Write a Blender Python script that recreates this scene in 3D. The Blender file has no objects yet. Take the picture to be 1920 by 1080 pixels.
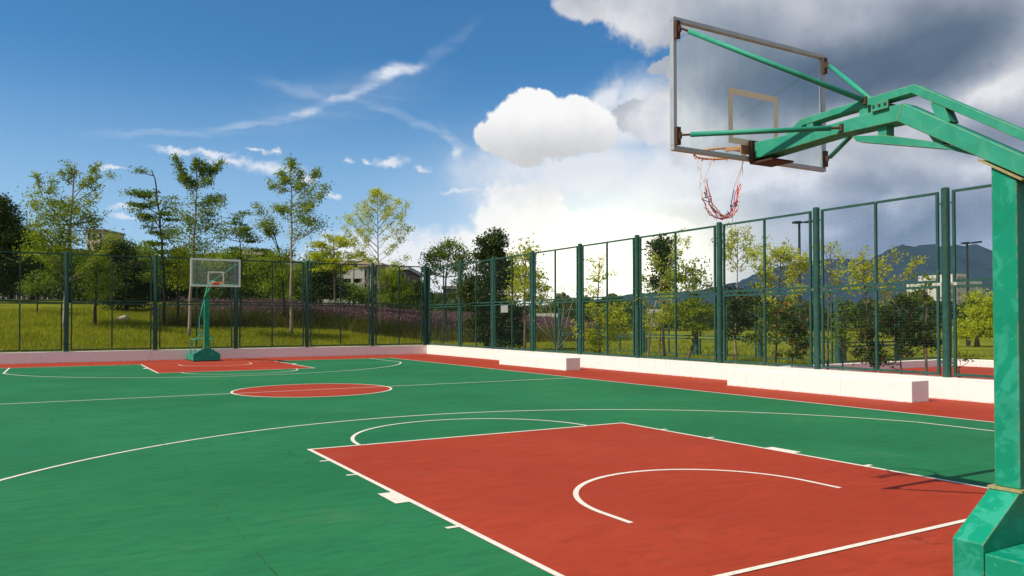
import bpy, math, random
import numpy as np
from mathutils import Vector, Matrix
R = math.radians
rng = random.Random(7)
npr = np.random.RandomState(11)
scene = bpy.context.scene
col = scene.collection

# ------------------------------------------------------------------ camera
CX, CY, CZ, YAW, PITCH, ROLL, FOC, PPY = -5.1068, -3.7968, 1.5711, .5274, .0159, -.0019, 1463.39, 579.4
f_ = np.array([math.sin(YAW)*math.cos(PITCH), math.cos(YAW)*math.cos(PITCH), math.sin(PITCH)])
r0 = np.array([math.cos(YAW), -math.sin(YAW), 0.]); u0 = np.cross(r0, f_)
r_ = r0*math.cos(ROLL)+u0*math.sin(ROLL); u_ = -r0*math.sin(ROLL)+u0*math.cos(ROLL)
C0 = np.array([CX, CY, CZ])
cam = bpy.data.cameras.new("camera"); camo = bpy.data.objects.new("camera", cam); col.objects.link(camo)
camo.matrix_world = Matrix(((r_[0], u_[0], -f_[0], CX), (r_[1], u_[1], -f_[1], CY), (r_[2], u_[2], -f_[2], CZ), (0, 0, 0, 1)))
cam.sensor_width = 36; cam.lens = 36*FOC/1920; cam.shift_y = (PPY-540)/1920
cam.clip_start = .1; cam.clip_end = 9000
scene.camera = camo

def ray(px, py): return f_+r_*(px-960)/FOC-u_*(py-PPY)/FOC
def at(px, py, D): return C0+ray(px, py)*D          # surveyed point at depth D
def azel(px, py):
    d = ray(px, py); d = d/np.linalg.norm(d)
    return math.degrees(math.atan2(d[0], d[1])), math.degrees(math.asin(d[2]))

# ------------------------------------------------------------------ sun
SUN = Vector((-2.49, .09, 2.92)).normalized()
sl = bpy.data.lights.new("sun", 'SUN'); sl.energy = 5.0; sl.angle = R(.53); sl.color = (1, .91, .76)
so = bpy.data.objects.new("sun", sl); col.objects.link(so)
so.rotation_euler = (-SUN).to_track_quat('-Z', 'Y').to_euler()
scene.view_settings.view_transform = 'Standard'; scene.view_settings.look = 'None'
scene.view_settings.exposure = 0.0; scene.view_settings.gamma = 1
scene.render.engine = 'CYCLES'
scene.cycles.max_bounces = 5; scene.cycles.diffuse_bounces = 3; scene.cycles.glossy_bounces = 2; scene.cycles.transparent_max_bounces = 12

# ------------------------------------------------------------------ world
world = bpy.data.worlds.new("World"); scene.world = world; world.use_nodes = True
class NT:
    def __init__(s, t): s.t = t; s.n = t.nodes; s.l = t.links
    def set(s, sock, v):
        if isinstance(v, bpy.types.NodeSocket): s.l.new(v, sock)
        elif v is not None: sock.default_value = v
    def node(s, ty, **kw):
        n = s.n.new(ty)
        for k, v in kw.items(): setattr(n, k, v)
        return n
    def m(s, op, a, b=None, c=None, clamp=False):
        n = s.node('ShaderNodeMath', operation=op); n.use_clamp = clamp
        for i, v in enumerate((a, b, c)):
            if v is not None: s.set(n.inputs[i], v)
        return n.outputs[0]
    def vm(s, op, a, b=None, sc=None):
        n = s.node('ShaderNodeVectorMath', operation=op)
        s.set(n.inputs[0], a)
        if b is not None: s.set(n.inputs[1], b)
        if sc is not None: s.set(n.inputs['Scale'], sc)
        return n.outputs['Value'] if op in ('LENGTH', 'DOT_PRODUCT', 'DISTANCE') else n.outputs[0]
    def ss(s, x, a, b, lo=0., hi=1., kind='SMOOTHSTEP'):
        n = s.node('ShaderNodeMapRange', interpolation_type=kind)
        for i, v in enumerate((x, a, b, lo, hi)): s.set(n.inputs[i], v)
        return n.outputs[0]
    def mix(s, f, a, b, mode='MIX'):
        n = s.node('ShaderNodeMix', data_type='RGBA', blend_type=mode)
        s.set(n.inputs[0], f)
        for i, v in ((6, a), (7, b)):
            if isinstance(v, (tuple, list)) and len(v) == 3: v = (*v, 1)
            s.set(n.inputs[i], v)
        return n.outputs[2]
    def noise(s, v, scale, detail=4, rough=.55, out=0, dist=0.):
        n = s.node('ShaderNodeTexNoise')
        if v is not None: s.set(n.inputs['Vector'], v)
        n.inputs['Scale'].default_value = scale; n.inputs['Detail'].default_value = detail
        n.inputs['Roughness'].default_value = rough; n.inputs['Distortion'].default_value = dist
        return n.outputs[out]
W = NT(world.node_tree)
bgn = world.node_tree.nodes['Background']
sky = W.node('ShaderNodeTexSky', sky_type='NISHITA'); sky.sun_disc = False
sky.sun_elevation = math.asin(SUN.z); sky.sun_rotation = math.atan2(SUN.x, SUN.y) % (2*math.pi)
sky.altitude = 900; sky.air_density = 1.0; sky.dust_density = .6; sky.ozone_density = 2.5
gen = W.node('ShaderNodeTexCoord').outputs['Generated']
sx = W.node('ShaderNodeSeparateXYZ'); W.set(sx.inputs[0], gen)
az = W.m('DEGREES', W.m('ARCTAN2', sx.outputs[0], sx.outputs[1])); el = W.m('DEGREES', W.m('ARCSINE', sx.outputs[2]))
def xyz(a, b, c=0.):
    n = W.node('ShaderNodeCombineXYZ'); W.set(n.inputs[0], a); W.set(n.inputs[1], b); W.set(n.inputs[2], c); return n.outputs[0]
P = (az, el)
DEP = [0.]          # each cloud ellipse waits for the one before it, which keeps the sky shader small
def warp(vec, amp, scale, detail, rough):
    a = W.m('MULTIPLY', W.m('SUBTRACT', W.noise(gen, scale, detail, rough), .5), amp)
    b2 = W.m('MULTIPLY', W.m('SUBTRACT', W.noise(W.vm('ADD', gen, (7.3, 2.1, 5.7)), scale, detail, rough), .5), amp)
    return (W.m('ADD', vec[0], a), W.m('ADD', vec[1], b2))
PXD = 26.2       # photo pixels per degree near the middle
def ell(vec, px, py, rx, ry, rot=0., k=1.):
    a, e = azel(px, py)
    a2, e2 = azel(px+rx, py); a3, e3 = azel(px, py-ry)
    ra = math.hypot(a2-a, e2-e); re = math.hypot(a3-a, e3-e)
    n = W.node('ShaderNodeMapping', vector_type='TEXTURE'); W.set(n.inputs[0], xyz(vec[0], vec[1], DEP[0]))
    n.inputs['Location'].default_value = (a, e, 0); n.inputs['Rotation'].default_value = (0, 0, R(rot))
    n.inputs['Scale'].default_value = (ra, re, 1e9)
    d = W.m('SUBTRACT', 1., W.vm('LENGTH', n.outputs[0]))
    return d if k == 1 else W.m('MULTIPLY', d, k)
def union(vec, lst):
    o = None
    for a in lst:
        x = ell(vec, *a); o = x if o is None else W.m('MAXIMUM', o, x); DEP[0] = o
    return o
PC = warp(warp(P, 5.5, 6, 2, .5), 2.6, 22, 5, .64)     # billowing edges
PS = warp(P, 3.0, 9, 4, .6)                          # softer
n1 = W.noise(gen, 14, 6, .6); n2 = W.noise(gen, 5, 3, .55); n3 = W.noise(gen, 38, 5, .6)
base = W.mix(1., sky.outputs[0], (.38, .95, 1.24), 'MULTIPLY')
# paler towards the horizon and the bright cloud bank
hz = W.ss(el, 19., -2., 0., .85)
base = W.mix(hz, base, (5.2, 7.2, 9.4))
glow = W.m('MAXIMUM', ell(P, 1160, 480, 620, 330), 0.); glow = W.m('POWER', glow, 1.4); DEP[0] = glow
base = W.mix(W.m('MULTIPLY', glow, .8), base, (9.2, 9.6, 9.8))
# cirrus
def wisp(px, py, rx, ry, rot, k): return W.m('MULTIPLY', W.ss(ell(PW, px, py, rx, ry, rot), 0., .9), k)
nzs = W.node('ShaderNodeMapping'); W.set(nzs.inputs[0], xyz(*P)); nzs.inputs['Rotation'].default_value = (0, 0, R(-24)); nzs.inputs['Scale'].default_value = (.10, .75, 1)
fib = W.noise(nzs.outputs[0], 1.2, 5, .62, dist=.4)
PW = PS
cir = None
for a in [(300, 256, 190, 12, 5, .35), (480, 232, 170, 13, 12, .5), (610, 198, 100, 13, 24, .7), (735, 132, 80, 20, 20, .95), (700, 158, 110, 16, 28, .45),
          (830, 85, 110, 22, 35, .16), (760, 225, 130, 12, -20, .28), (850, 262, 70, 16, -40, .25), (570, 175, 130, 16, -14, .18), (640, 190, 260, 70, 15, .16)]:
    w = wisp(*a); cir = w if cir is None else W.m('ADD', cir, w); DEP[0] = cir
cir = W.m('MULTIPLY', cir, W.ss(fib, .3, .75, .15, 1.)); cir = W.m('MINIMUM', cir, .9)
colr = W.mix(cir, base, (8.3, 8.7, 9.4))
def layer(c, mask, cl): return W.mix(mask, c, cl)
# unseen broken cloud added behind and above the view, brightens and whitens ambient light
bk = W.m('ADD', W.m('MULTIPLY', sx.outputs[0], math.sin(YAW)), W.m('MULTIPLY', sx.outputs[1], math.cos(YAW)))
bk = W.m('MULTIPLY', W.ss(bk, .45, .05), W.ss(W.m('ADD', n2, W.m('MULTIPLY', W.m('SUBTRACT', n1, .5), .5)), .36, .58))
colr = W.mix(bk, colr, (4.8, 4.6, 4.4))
# small fair weather clouds on the left
PM = warp(P, 1.9, 30, 5, .68)
sm = union(PM, [(738, 300, 42, 13), (792, 316, 20, 8), (330, 284, 75, 9), (395, 288, 60, 9), (520, 285, 16, 8), (440, 304, 80, 14), (505, 314, 95, 17), (570, 335, 30, 13), (620, 367, 24, 13), (215, 318, 40, 6),
        (862, 283, 20, 20), (690, 300, 16, 8), (655, 302, 14, 8), (235, 405, 45, 7), (230, 385, 40, 10), (860, 360, 60, 6), (480, 283, 30, 5)])
colr = layer(colr, W.ss(W.m('ADD', sm, W.m('MULTIPLY', W.m('SUBTRACT', n3, .5), 1.5)), 0., 1.1, 0, .85), (9.0, 9.2, 9.6))
# horizon bank on the left
hb = union(PC, [(640, 520, 190, 92), (790, 510, 170, 92), (900, 490, 100, 80), (480, 540, 160, 50), (250, 560, 150, 34), (800, 560, 400, 60)])
colr = layer(colr, W.ss(W.m('ADD', hb, W.m('MULTIPLY', W.m('SUBTRACT', n3, .5), .8)), 0., .55), (9.5, 9.65, 9.9))
# thin veil between the clouds on the right
veil = union(PS, [(1080, 320, 260, 90), (1200, 210, 120, 90), (1250, 330, 240, 100), (1120, 185, 70, 26, 40)])
colr = layer(colr, W.ss(W.m('ADD', veil, W.m('MULTIPLY', W.m('SUBTRACT', n1, .5), 1.1)), -.1, .75, 0, .85), (9.0, 9.1, 9.3))
# dark weather front on the right
st = union(PC, [(1140, -35, 90, 80), (1260, -20, 150, 110), (1460, 60, 190, 190), (1720, 120, 400, 330), (1275, 215, 90, 60), (1340, 215, 130, 115), (1240, 115, 26, 20), (1210, 210, 70, 36), (1300, 120, 60, 60),
        (1560, 330, 330, 190), (1760, 520, 560, 300), (1460, 460, 330, 210)])
stm = W.ss(W.m('ADD', st, W.m('MULTIPLY', W.m('SUBTRACT', n3, .5), .45)), -.02, .22)
dk = None
for a, k in [((1660, 130, 300, 100, 4), .95), ((1830, 50, 280, 120, 0), .6), ((1480, 140, 230, 110, 0), .6), ((1880, 250, 190, 70, 0), .5), ((1400, 190, 160, 80, 0), .3), ((1690, 20, 200, 60, 0), .25),
             ((1760, 410, 380, 100, 0), .45), ((1600, 480, 330, 90, 0), .35), ((1640, 340, 180, 40, 0), .3), ((1560, 400, 110, 40, 0), .2), ((1750, 560, 480, 110, 0), .7), ((1450, 550, 260, 80, 0), .5), ((1400, 60, 160, 60, 0), .2)]:
    w = W.m('MULTIPLY', W.ss(ell(PS, *a), 0., 1.), k); dk = w if dk is None else W.m('ADD', dk, w); DEP[0] = dk
lt = None
for a, k in [((1870, 170, 100, 60, 0), .30), ((1830, 330, 70, 40, 0), .22), ((1690, 400, 70, 34, 35), .26), ((1560, 440, 60, 30, 0), .2), ((1300, 330, 260, 80, 0), .35), ((1480, 330, 220, 50, 0), .25), ((1180, 40, 160, 70, 0), .2), ((1290, 220, 170, 100, 0), .5)]:
    w = W.m('MULTIPLY', W.ss(ell(PC, *a), 0., 1.), k); lt = w if lt is None else W.m('ADD', lt, w); DEP[0] = lt
dk = W.m('ADD', dk, W.m('MULTIPLY', W.m('SUBTRACT', n2, .5), .75))
dk = W.m('ADD', dk, W.m('MULTIPLY', W.m('SUBTRACT', n1, .5), 1.15))
dk = W.m('SUBTRACT', W.m('ADD', dk, .24), lt)
dk = W.m('MAXIMUM', dk, 0.); dk = W.m('DIVIDE', dk, W.m('ADD', W.m('MULTIPLY', dk, .42), .72))
r = W.node('ShaderNodeValToRGB'); W.set(r.inputs[0], dk)
e = r.color_ramp.elements; e[0].position = 0; e[0].color = (8.3, 8.3, 8.6, 1); e[1].position = 1; e[1].color = (.95, 1.4, 2.1, 1)
for p_, c_ in ((.22, (6.0, 6.15, 6.6, 1)), (.5, (3.5, 3.9, 4.7, 1)), (.78, (1.75, 2.2, 2.95, 1))):
    q = e.new(p_); q.color = c_
stc = W.mix(1., r.outputs[0], W.mix(W.m('ADD', W.m('MULTIPLY', W.m('SUBTRACT', n1, .5), 2.6), .5), (.80, .82, .86), (1.18, 1.16, 1.12)), 'MULTIPLY')
stc = W.mix(W.ss(el, 13., 3., 0., .85), stc, W.mix(1., stc, (.80, .96, 1.16), 'MULTIPLY'))
colr = layer(colr, stm, stc)
# bright cumulus masses
c1 = union(PC, [(985, 222, 92, 62), (1060, 238, 112, 62), (930, 245, 48, 42), (1030, 272, 110, 34), (1110, 252, 70, 44), (1010, 205, 44, 42), (1078, 208, 26, 28)])
c1m = W.ss(W.m('ADD', c1, W.m('MULTIPLY', W.m('SUBTRACT', n3, .5), .35)), 0., .16)
sh = W.m('ADD', W.ss(el, azel(1040, 305)[1], azel(1040, 205)[1]), W.m('MULTIPLY', W.m('SUBTRACT', n1, .5), 1.3))
colr = layer(colr, c1m, W.mix(sh, (6.6, 6.55, 6.5), (10.2, 10.1, 10.)))
c2 = union(PC, [(965, 405, 90, 88), (1060, 500, 190, 110), (1260, 520, 240, 110), (890, 490, 80, 60), (1190, 450, 150, 55), (1010, 360, 40, 30)])
c2m = W.ss(W.m('ADD', c2, W.m('MULTIPLY', W.m('SUBTRACT', n3, .5), .4)), 0., .22)
c2m = W.m('MULTIPLY', c2m, W.ss(az, azel(1450, 430)[0], azel(1080, 430)[0]))
sh2 = W.m('ADD', .65, W.m('MULTIPLY', W.m('SUBTRACT', n1, .5), 2.2))
colr = layer(colr, c2m, W.mix(sh2, (7.4, 7.6, 8.0), (10.6, 10.5, 10.3)))
g2 = W.m('POWER', W.m('MAXIMUM', ell(P, 1165, 500, 400, 190), 0.), 1.5)
colr = W.mix(W.m('MULTIPLY', g2, .9), colr, (24., 22.5, 16.))
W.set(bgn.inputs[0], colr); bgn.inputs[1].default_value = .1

# ------------------------------------------------------------------ object helpers
def tag(o, label=None, cat=None, group=None, kind=None):
    if label: o['label'] = label
    if cat: o['category'] = cat
    if group: o['group'] = group
    if kind: o['kind'] = kind
    return o
def empty(name, loc, rz=0.):
    o = bpy.data.objects.new(name, None); col.objects.link(o); o.location = loc; o.rotation_euler = (0, 0, rz); o.empty_display_size = .2
    return o
class MB:
    def __init__(s): s.v = []; s.f = []; s.mi = []; s.k = 0
    def add(s, vs, fs):
        b = len(s.v); s.v += [tuple(map(float, p)) for p in vs]; s.f += [tuple(b+i for i in q) for q in fs]; s.mi += [s.k]*len(fs); return s
    def box(s, x0, x1, y0, y1, z0, z1):
        return s.add([(x0, y0, z0), (x1, y0, z0), (x1, y1, z0), (x0, y1, z0), (x0, y0, z1), (x1, y0, z1), (x1, y1, z1), (x0, y1, z1)],
                     [(0, 3, 2, 1), (4, 5, 6, 7), (0, 1, 5, 4), (1, 2, 6, 5), (2, 3, 7, 6), (3, 0, 4, 7)])
    def prism(s, poly, x0, x1):                     # poly of (y, z), swept along x
        n = len(poly)
        return s.add([(x0, y, z) for y, z in poly]+[(x1, y, z) for y, z in poly],
                     [tuple(range(n))[::-1], tuple(range(n, 2*n))]+[(i, (i+1) % n, n+(i+1) % n, n+i) for i in range(n)])
    def prismy(s, poly, y0, y1):                    # poly of (x, z), swept along y
        n = len(poly)
        return s.add([(x, y0, z) for x, z in poly]+[(x, y1, z) for x, z in poly],
                     [tuple(range(n)), tuple(range(n, 2*n))[::-1]]+[(i, n+i, n+(i+1) % n, (i+1) % n) for i in range(n)])
    def tube(s, pts, rad, n=8, cap=True, closed=False):
        pts = [Vector(p) for p in pts]
        if not isinstance(rad, (list, tuple)): rad = [rad]*len(pts)
        rings = []; up = None; L = len(pts)
        for i, p in enumerate(pts):
            if closed: d = pts[(i+1) % L]-pts[i-1]
            else: d = pts[min(i+1, L-1)]-pts[max(i-1, 0)]
            if d.length < 1e-9: d = Vector((0, 0, 1))
            d.normalize()
            if up is None:
                a = Vector((0, 0, 1)) if abs(d.z) < .9 else Vector((1, 0, 0)); up = d.cross(a).normalized()
            up = (up-d*up.dot(d)).normalized(); w = d.cross(up)
            rings.append([p+(up*math.cos(2*math.pi*k/n)+w*math.sin(2*math.pi*k/n))*rad[i] for k in range(n)])
        vs = [q for r_ in rings for q in r_]; fs = []
        for i in range(L if closed else L-1):
            j = (i+1) % L
            for k in range(n): fs.append((i*n+k, i*n+(k+1) % n, j*n+(k+1) % n, j*n+k))
        if cap and not closed: fs += [tuple(range(n))[::-1], tuple((L-1)*n+k for k in range(n))]
        return s.add(vs, fs)
    def bar(s, p0, p1, w, h):                       # rectangular bar, w horizontal width, h height
        p0, p1 = Vector(p0), Vector(p1); d = (p1-p0).normalized()
        a = Vector((0, 0, 1)) if abs(d.z) < .95 else Vector((0, 1, 0))
        sd = d.cross(a).normalized(); up = sd.cross(d)
        vs = [p+sd*(i*w/2)+up*(j*h/2) for p in (p0, p1) for i, j in ((-1, -1), (1, -1), (1, 1), (-1, 1))]
        return s.add(vs, [(0, 1, 2, 3), (7, 6, 5, 4), (0, 4, 5, 1), (1, 5, 6, 2), (2, 6, 7, 3), (3, 7, 4, 0)])
    def build(s, name, mats, parent=None, smooth=False, bevel=0.):
        me = bpy.data.meshes.new(name); me.from_pydata(s.v, [], s.f)
        if not isinstance(mats, (list, tuple)): mats = [mats]
        for m in mats: me.materials.append(m)
        if len(mats) > 1: me.polygons.foreach_set('material_index', s.mi)
        if smooth: me.polygons.foreach_set('use_smooth', [True]*len(s.f))
        me.update()
        o = bpy.data.objects.new(name, me); col.objects.link(o)
        if parent: o.parent = parent
        if bevel:
            b = o.modifiers.new('bevel', 'BEVEL'); b.width = bevel; b.segments = 2; b.limit_method = 'ANGLE'; b.angle_limit = R(40)
        return o
def fast_mesh(name, V, F, mats, parent=None, mi=None):       # numpy quads
    me = bpy.data.meshes.new(name); nf = len(F)
    me.vertices.add(len(V)); me.vertices.foreach_set('co', V.astype(np.float32).ravel())
    me.loops.add(nf*4); me.loops.foreach_set('vertex_index', F.astype(np.int32).ravel())
    me.polygons.add(nf); me.polygons.foreach_set('loop_start', np.arange(0, nf*4, 4, dtype=np.int32)); me.polygons.foreach_set('loop_total', np.full(nf, 4, np.int32))
    for m in (mats if isinstance(mats, (list, tuple)) else [mats]): me.materials.append(m)
    if mi is not None: me.polygons.foreach_set('material_index', mi.astype(np.int32))
    me.update(calc_edges=True); me.validate()
    o = bpy.data.objects.new(name, me); col.objects.link(o)
    if parent: o.parent = parent
    return o

# ------------------------------------------------------------------ materials
def newmat(name):
    m = bpy.data.materials.new(name); m.use_nodes = True
    t = NT(m.node_tree); b = m.node_tree.nodes['Principled BSDF']; return m, t, b
def objc(t): return t.node('ShaderNodeTexCoord').outputs['Object']
def bump(t, b, h, strength=.3, dist=.01):
    n = t.node('ShaderNodeBump'); n.inputs['Strength'].default_value = strength; n.inputs['Distance'].default_value = dist
    t.set(n.inputs['Height'], h); t.set(b.inputs['Normal'], n.outputs[0])
def geopos(t): return t.node('ShaderNodeNewGeometry').outputs['Position']
def simple(name, c, rough=.6, metal=0., var=.15, scale=3., spec=.5):
    m, t, b = newmat(name); n = t.noise(geopos(t), scale, 6, .6)
    t.set(b.inputs['Base Color'], t.mix(n, tuple(x*(1-var) for x in c), tuple(min(1, x*(1+var)) for x in c)))
    b.inputs['Roughness'].default_value = rough; b.inputs['Metallic'].default_value = metal; b.inputs['Specular IOR Level'].default_value = spec
    return m
def court_mat(name, c1, c2, c3):
    m, t, b = newmat(name); p = geopos(t)
    mp = t.node('ShaderNodeMapping'); t.set(mp.inputs[0], p); mp.inputs['Rotation'].default_value = (0, 0, .5); mp.inputs['Scale'].default_value = (.35, 1.6, 1)
    a = t.noise(p, .35, 5, .6); s = t.noise(mp.outputs[0], 1.6, 7, .65); g = t.noise(p, 140, 3, .7); big = t.noise(p, .09, 3, .5)
    c = t.mix(t.ss(a, .3, .7), c1, c2); c = t.mix(t.ss(s, .52, .8, 0, .55), c, c3)
    c = t.mix(t.ss(s, .48, .22, 0, .35), c, tuple(x*.72 for x in c1))
    fs = t.noise(mp.outputs[0], 9, 5, .7); c = t.mix(t.ss(fs, .62, .78, 0, .22), c, tuple(x*.6+.02 for x in c1))
    c = t.mix(t.ss(g, .3, .75, 0, .28), c, tuple(x*1.25 for x in c2)); c = t.mix(t.ss(big, .35, .65, 0, .2), c, c3)
    # dusty drifts
    du = t.noise(p, .8, 8, .7); c = t.mix(t.ss(du, .6, .85, 0, .18), c, (.30, .27, .20))
    mo = t.node('ShaderNodeMapping'); t.set(mo.inputs[0], p); mo.inputs['Rotation'].default_value = (0, 0, .53); mo.inputs['Scale'].default_value = (1.1, 3.6, 1)
    c = t.mix(t.ss(t.noise(mo.outputs[0], 2.6, 9, .78, dist=.3), .42, .64, 0, .38), c, tuple(x*.68 for x in c1)); c = t.mix(t.ss(t.noise(mo.outputs[0], 5.3, 8, .75, dist=.3), .50, .7, 0, .35), c, c3)
    c = t.mix(t.ss(t.noise(p, 33, 6, .75), .58, .7, 0, .3), c, tuple(x*.55 for x in c1))
    # scuffs, hairline cracks and water marks
    vo = t.node('ShaderNodeTexVoronoi', feature='DISTANCE_TO_EDGE'); t.set(vo.inputs['Vector'], t.vm('ADD', p, t.vm('MULTIPLY', t.noise(p, 1.3, 5, .65, out=1), (.9, .9, .9)))); vo.inputs['Scale'].default_value = .32
    ck = t.m('MULTIPLY', t.ss(vo.outputs['Distance'], .0045, .0015), t.ss(t.noise(p, .5, 3, .5), .52, .6)); c = t.mix(t.m('MULTIPLY', ck, .5), c, tuple(x*.45 for x in c1))
    sc = t.node('ShaderNodeMapping'); t.set(sc.inputs[0], p); sc.inputs['Rotation'].default_value = (0, 0, 1.1); sc.inputs['Scale'].default_value = (7, .8, 1)
    c = t.mix(t.ss(t.noise(sc.outputs[0], 3, 4, .7), .68, .76, 0, .35), c, tuple(x*.55+.01 for x in c1))
    sc2 = t.node('ShaderNodeMapping'); t.set(sc2.inputs[0], p); sc2.inputs['Rotation'].default_value = (0, 0, -.4); sc2.inputs['Scale'].default_value = (5, .6, 1)
    c = t.mix(t.ss(t.noise(sc2.outputs[0], 4, 4, .7), .69, .78, 0, .16), c, tuple(min(1, x*1.5+.03) for x in c2))
    wm_ = t.noise(p, .7, 9, .7); c = t.mix(t.ss(wm_, .56, .72, 0, .16), c, (.16, .14, .09))
    t.set(b.inputs['Base Color'], c); t.set(b.inputs['Roughness'], t.ss(s, .3, .7, .68, .85)); b.inputs['Specular IOR Level'].default_value = .14
    bump(t, b, t.m('ADD', g, t.m('MULTIPLY', s, .6)), .35, .002)
    return m
M = {}
M['green_court'] = court_mat('green_court', (.012, .132, .050), (.020, .180, .072), (.038, .190, .062))
M['red_court'] = court_mat('red_court', (.31, .035, .013), (.38, .047, .019), (.36, .060, .028))
def line_mat():
    m, t, b = newmat('line_paint'); p = geopos(t)
    w = t.noise(p, 18, 8, .75); w2 = t.noise(p, 1.7, 4, .6)
    c = t.mix(t.ss(w, .52, .68, 0, .5), (.78, .73, .65), (.45, .30, .22)); c = t.mix(t.ss(t.noise(p, 60, 4, .7), .55, .68, 0, .6), c, (.35, .25, .18)); c = t.mix(t.ss(w2, .4, .7, 0, .18), c, (.55, .55, .47))
    t.set(b.inputs['Base Color'], c); b.inputs['Roughness'].default_value = .7; b.inputs['Specular IOR Level'].default_value = .2
    tr = t.node('ShaderNodeBsdfTransparent'); mx = t.node('ShaderNodeMixShader'); t.set(mx.inputs[0], t.m('ADD', t.ss(t.noise(p, 26, 7, .8), .60, .68, 0, .7), t.ss(t.noise(p, 5, 8, .75), .62, .72, 0, .5), clamp=True))
    t.l.new(b.outputs[0], mx.inputs[1]); t.l.new(tr.outputs[0], mx.inputs[2]); t.l.new(mx.outputs[0], m.node_tree.nodes['Material Output'].inputs[0]); return m
M['line'] = line_mat()
def seam_mat():
    m, t, b = newmat('seam'); p = geopos(t)
    n = t.noise(p, 3.5, 6, .7); t.set(b.inputs['Base Color'], t.mix(t.ss(n, .40, .54), (.010, .06, .025), (.014, .155, .05))); b.inputs['Roughness'].default_value = .9; return m
M['seam'] = seam_mat()
def wall_mat():
    m, t, b = newmat('white_wall'); p = geopos(t)
    sp = t.node('ShaderNodeSeparateXYZ'); t.set(sp.inputs[0], p)
    n = t.noise(p, 2.2, 8, .7); f = t.noise(p, 60, 4, .6)
    c = t.mix(t.ss(n, .52, .8, 0, .35), (.86, .85, .82), (.68, .65, .58))
    edge = t.m('ADD', sp.outputs[2], t.m('MULTIPLY', t.m('SUBTRACT', t.noise(p, 7, 8, .75), .5), .16))
    c = t.mix(t.ss(edge, .03, -.03, 0, .8), c, (.45, .17, .12))       # red paint splashed on the foot
    c = t.mix(t.ss(edge, .36, .46, 0, .4), c, (.52, .48, .42))       # weathered top edge
    st = t.node('ShaderNodeMapping'); t.set(st.inputs[0], p); st.inputs['Scale'].default_value = (2.2, 2.2, .25)
    c = t.mix(t.ss(t.noise(st.outputs[0], 3.2, 6, .7), .58, .76, 0, .45), c, (.42, .39, .34))
    c = t.mix(t.ss(t.noise(p, 9, 7, .8), .66, .74, 0, .6), c, (.36, .31, .26))
    t.set(b.inputs['Base Color'], c); b.inputs['Roughness'].default_value = .85
    bump(t, b, t.m('ADD', f, t.m('MULTIPLY', n, 2.)), .5, .006); return m
M['wall'] = wall_mat()
def paint_mat(name, c, light, rust=.5, rough=.42, edge=0.):
    m, t, b = newmat(name); p = objc(t)
    n = t.noise(p, 5.5, 7, .62, dist=.8); n2 = t.noise(p, 23, 6, .7); ru = t.noise(p, 11, 9, .8)
    big = t.noise(p, 2.1, 4, .6, dist=1.2)
    cc = t.mix(t.ss(n, .50, .57, 0, .75), c, light)
    cc = t.mix(t.ss(big, .45, .62, 0, .4), cc, tuple(x*.72 for x in c)); cc = t.mix(t.ss(n2, .62, .7, 0, .35), cc, tuple(min(1, x*1.35+.04) for x in light))
    cc = t.mix(t.ss(ru, .685, .72, 0, rust), cc, (.22, .10, .035))
    if edge:
        bv = t.node('ShaderNodeBevel', samples=4); bv.inputs['Radius'].default_value = .009
        dt = t.vm('DOT_PRODUCT', bv.outputs[0], t.node('ShaderNodeNewGeometry').outputs['Normal'])
        ed = t.m('MULTIPLY', t.ss(dt, .985, .93), t.ss(t.noise(p, 14, 6, .75), .42, .56)); cc = t.mix(t.m('MULTIPLY', ed, edge), cc, (.34, .27, .12))
        ru2 = t.node('ShaderNodeMapping'); t.set(ru2.inputs[0], p); ru2.inputs['Scale'].default_value = (14, 14, 1.6)
        cc = t.mix(t.m('MULTIPLY', t.ss(t.noise(ru2.outputs[0], 1.6, 6, .75), .60, .74, 0, .55), t.ss(t.noise(p, 1.3, 3, .5), .42, .6)), cc, (.36, .27, .09))
        cc = t.mix(t.ss(t.noise(p, 70, 3, .8), .70, .74, 0, .7), cc, (.10, .05, .03))
    t.set(b.inputs['Base Color'], cc); t.set(b.inputs['Roughness'], t.ss(n, .4, .6, rough, rough+.2))
    b.inputs['Specular IOR Level'].default_value = .3
    bump(t, b, t.m('ADD', n2, t.m('MULTIPLY', n, 1.5)), .18, .003)
    return m
M['hoop_green'] = paint_mat('hoop_green', (.002, .265, .155), (.025, .35, .235), .5, .42, .9)
M['arm_green'] = paint_mat('arm_green', (.026, .31, .205), (.045, .345, .235), .8, .5, .9)
M['fence_green'] = paint_mat('fence_green', (.022, .085, .066), (.035, .105, .085), .6, .5)
M['wire'] = simple('wire', (.06, .12, .11), .5)
M['rust'] = simple('rust', (.075, .035, .022), .85, 0, .5, 30)
M['rust_seam'] = simple('rust_seam', (.34, .30, .13), .85, 0, .6, 40)
M['alu'] = simple('aluminium', (.46, .50, .52), .42, .3, .2, 12)
M['alu_white'] = simple('white_frame_paint', (.80, .86, .82), .5, 0, .12, 12)
M['orange'] = simple('orange_rim', (.75, .20, .03), .45, 0, .2, 20)
M['rim_worn'] = simple('worn_orange_rim', (.62, .28, .10), .6, 0, .4, 30)
M['black'] = simple('black_rubber', (.02, .02, .02), .6)
M['dark_metal'] = simple('dark_metal', (.03, .035, .045), .45, .3)
M['net_white'] = simple('net_white', (.75, .66, .6), .8); M['net_red'] = simple('net_red', (.62, .07, .08), .8); M['net_blue'] = simple('net_blue', (.06, .08, .26), .8)
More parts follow.
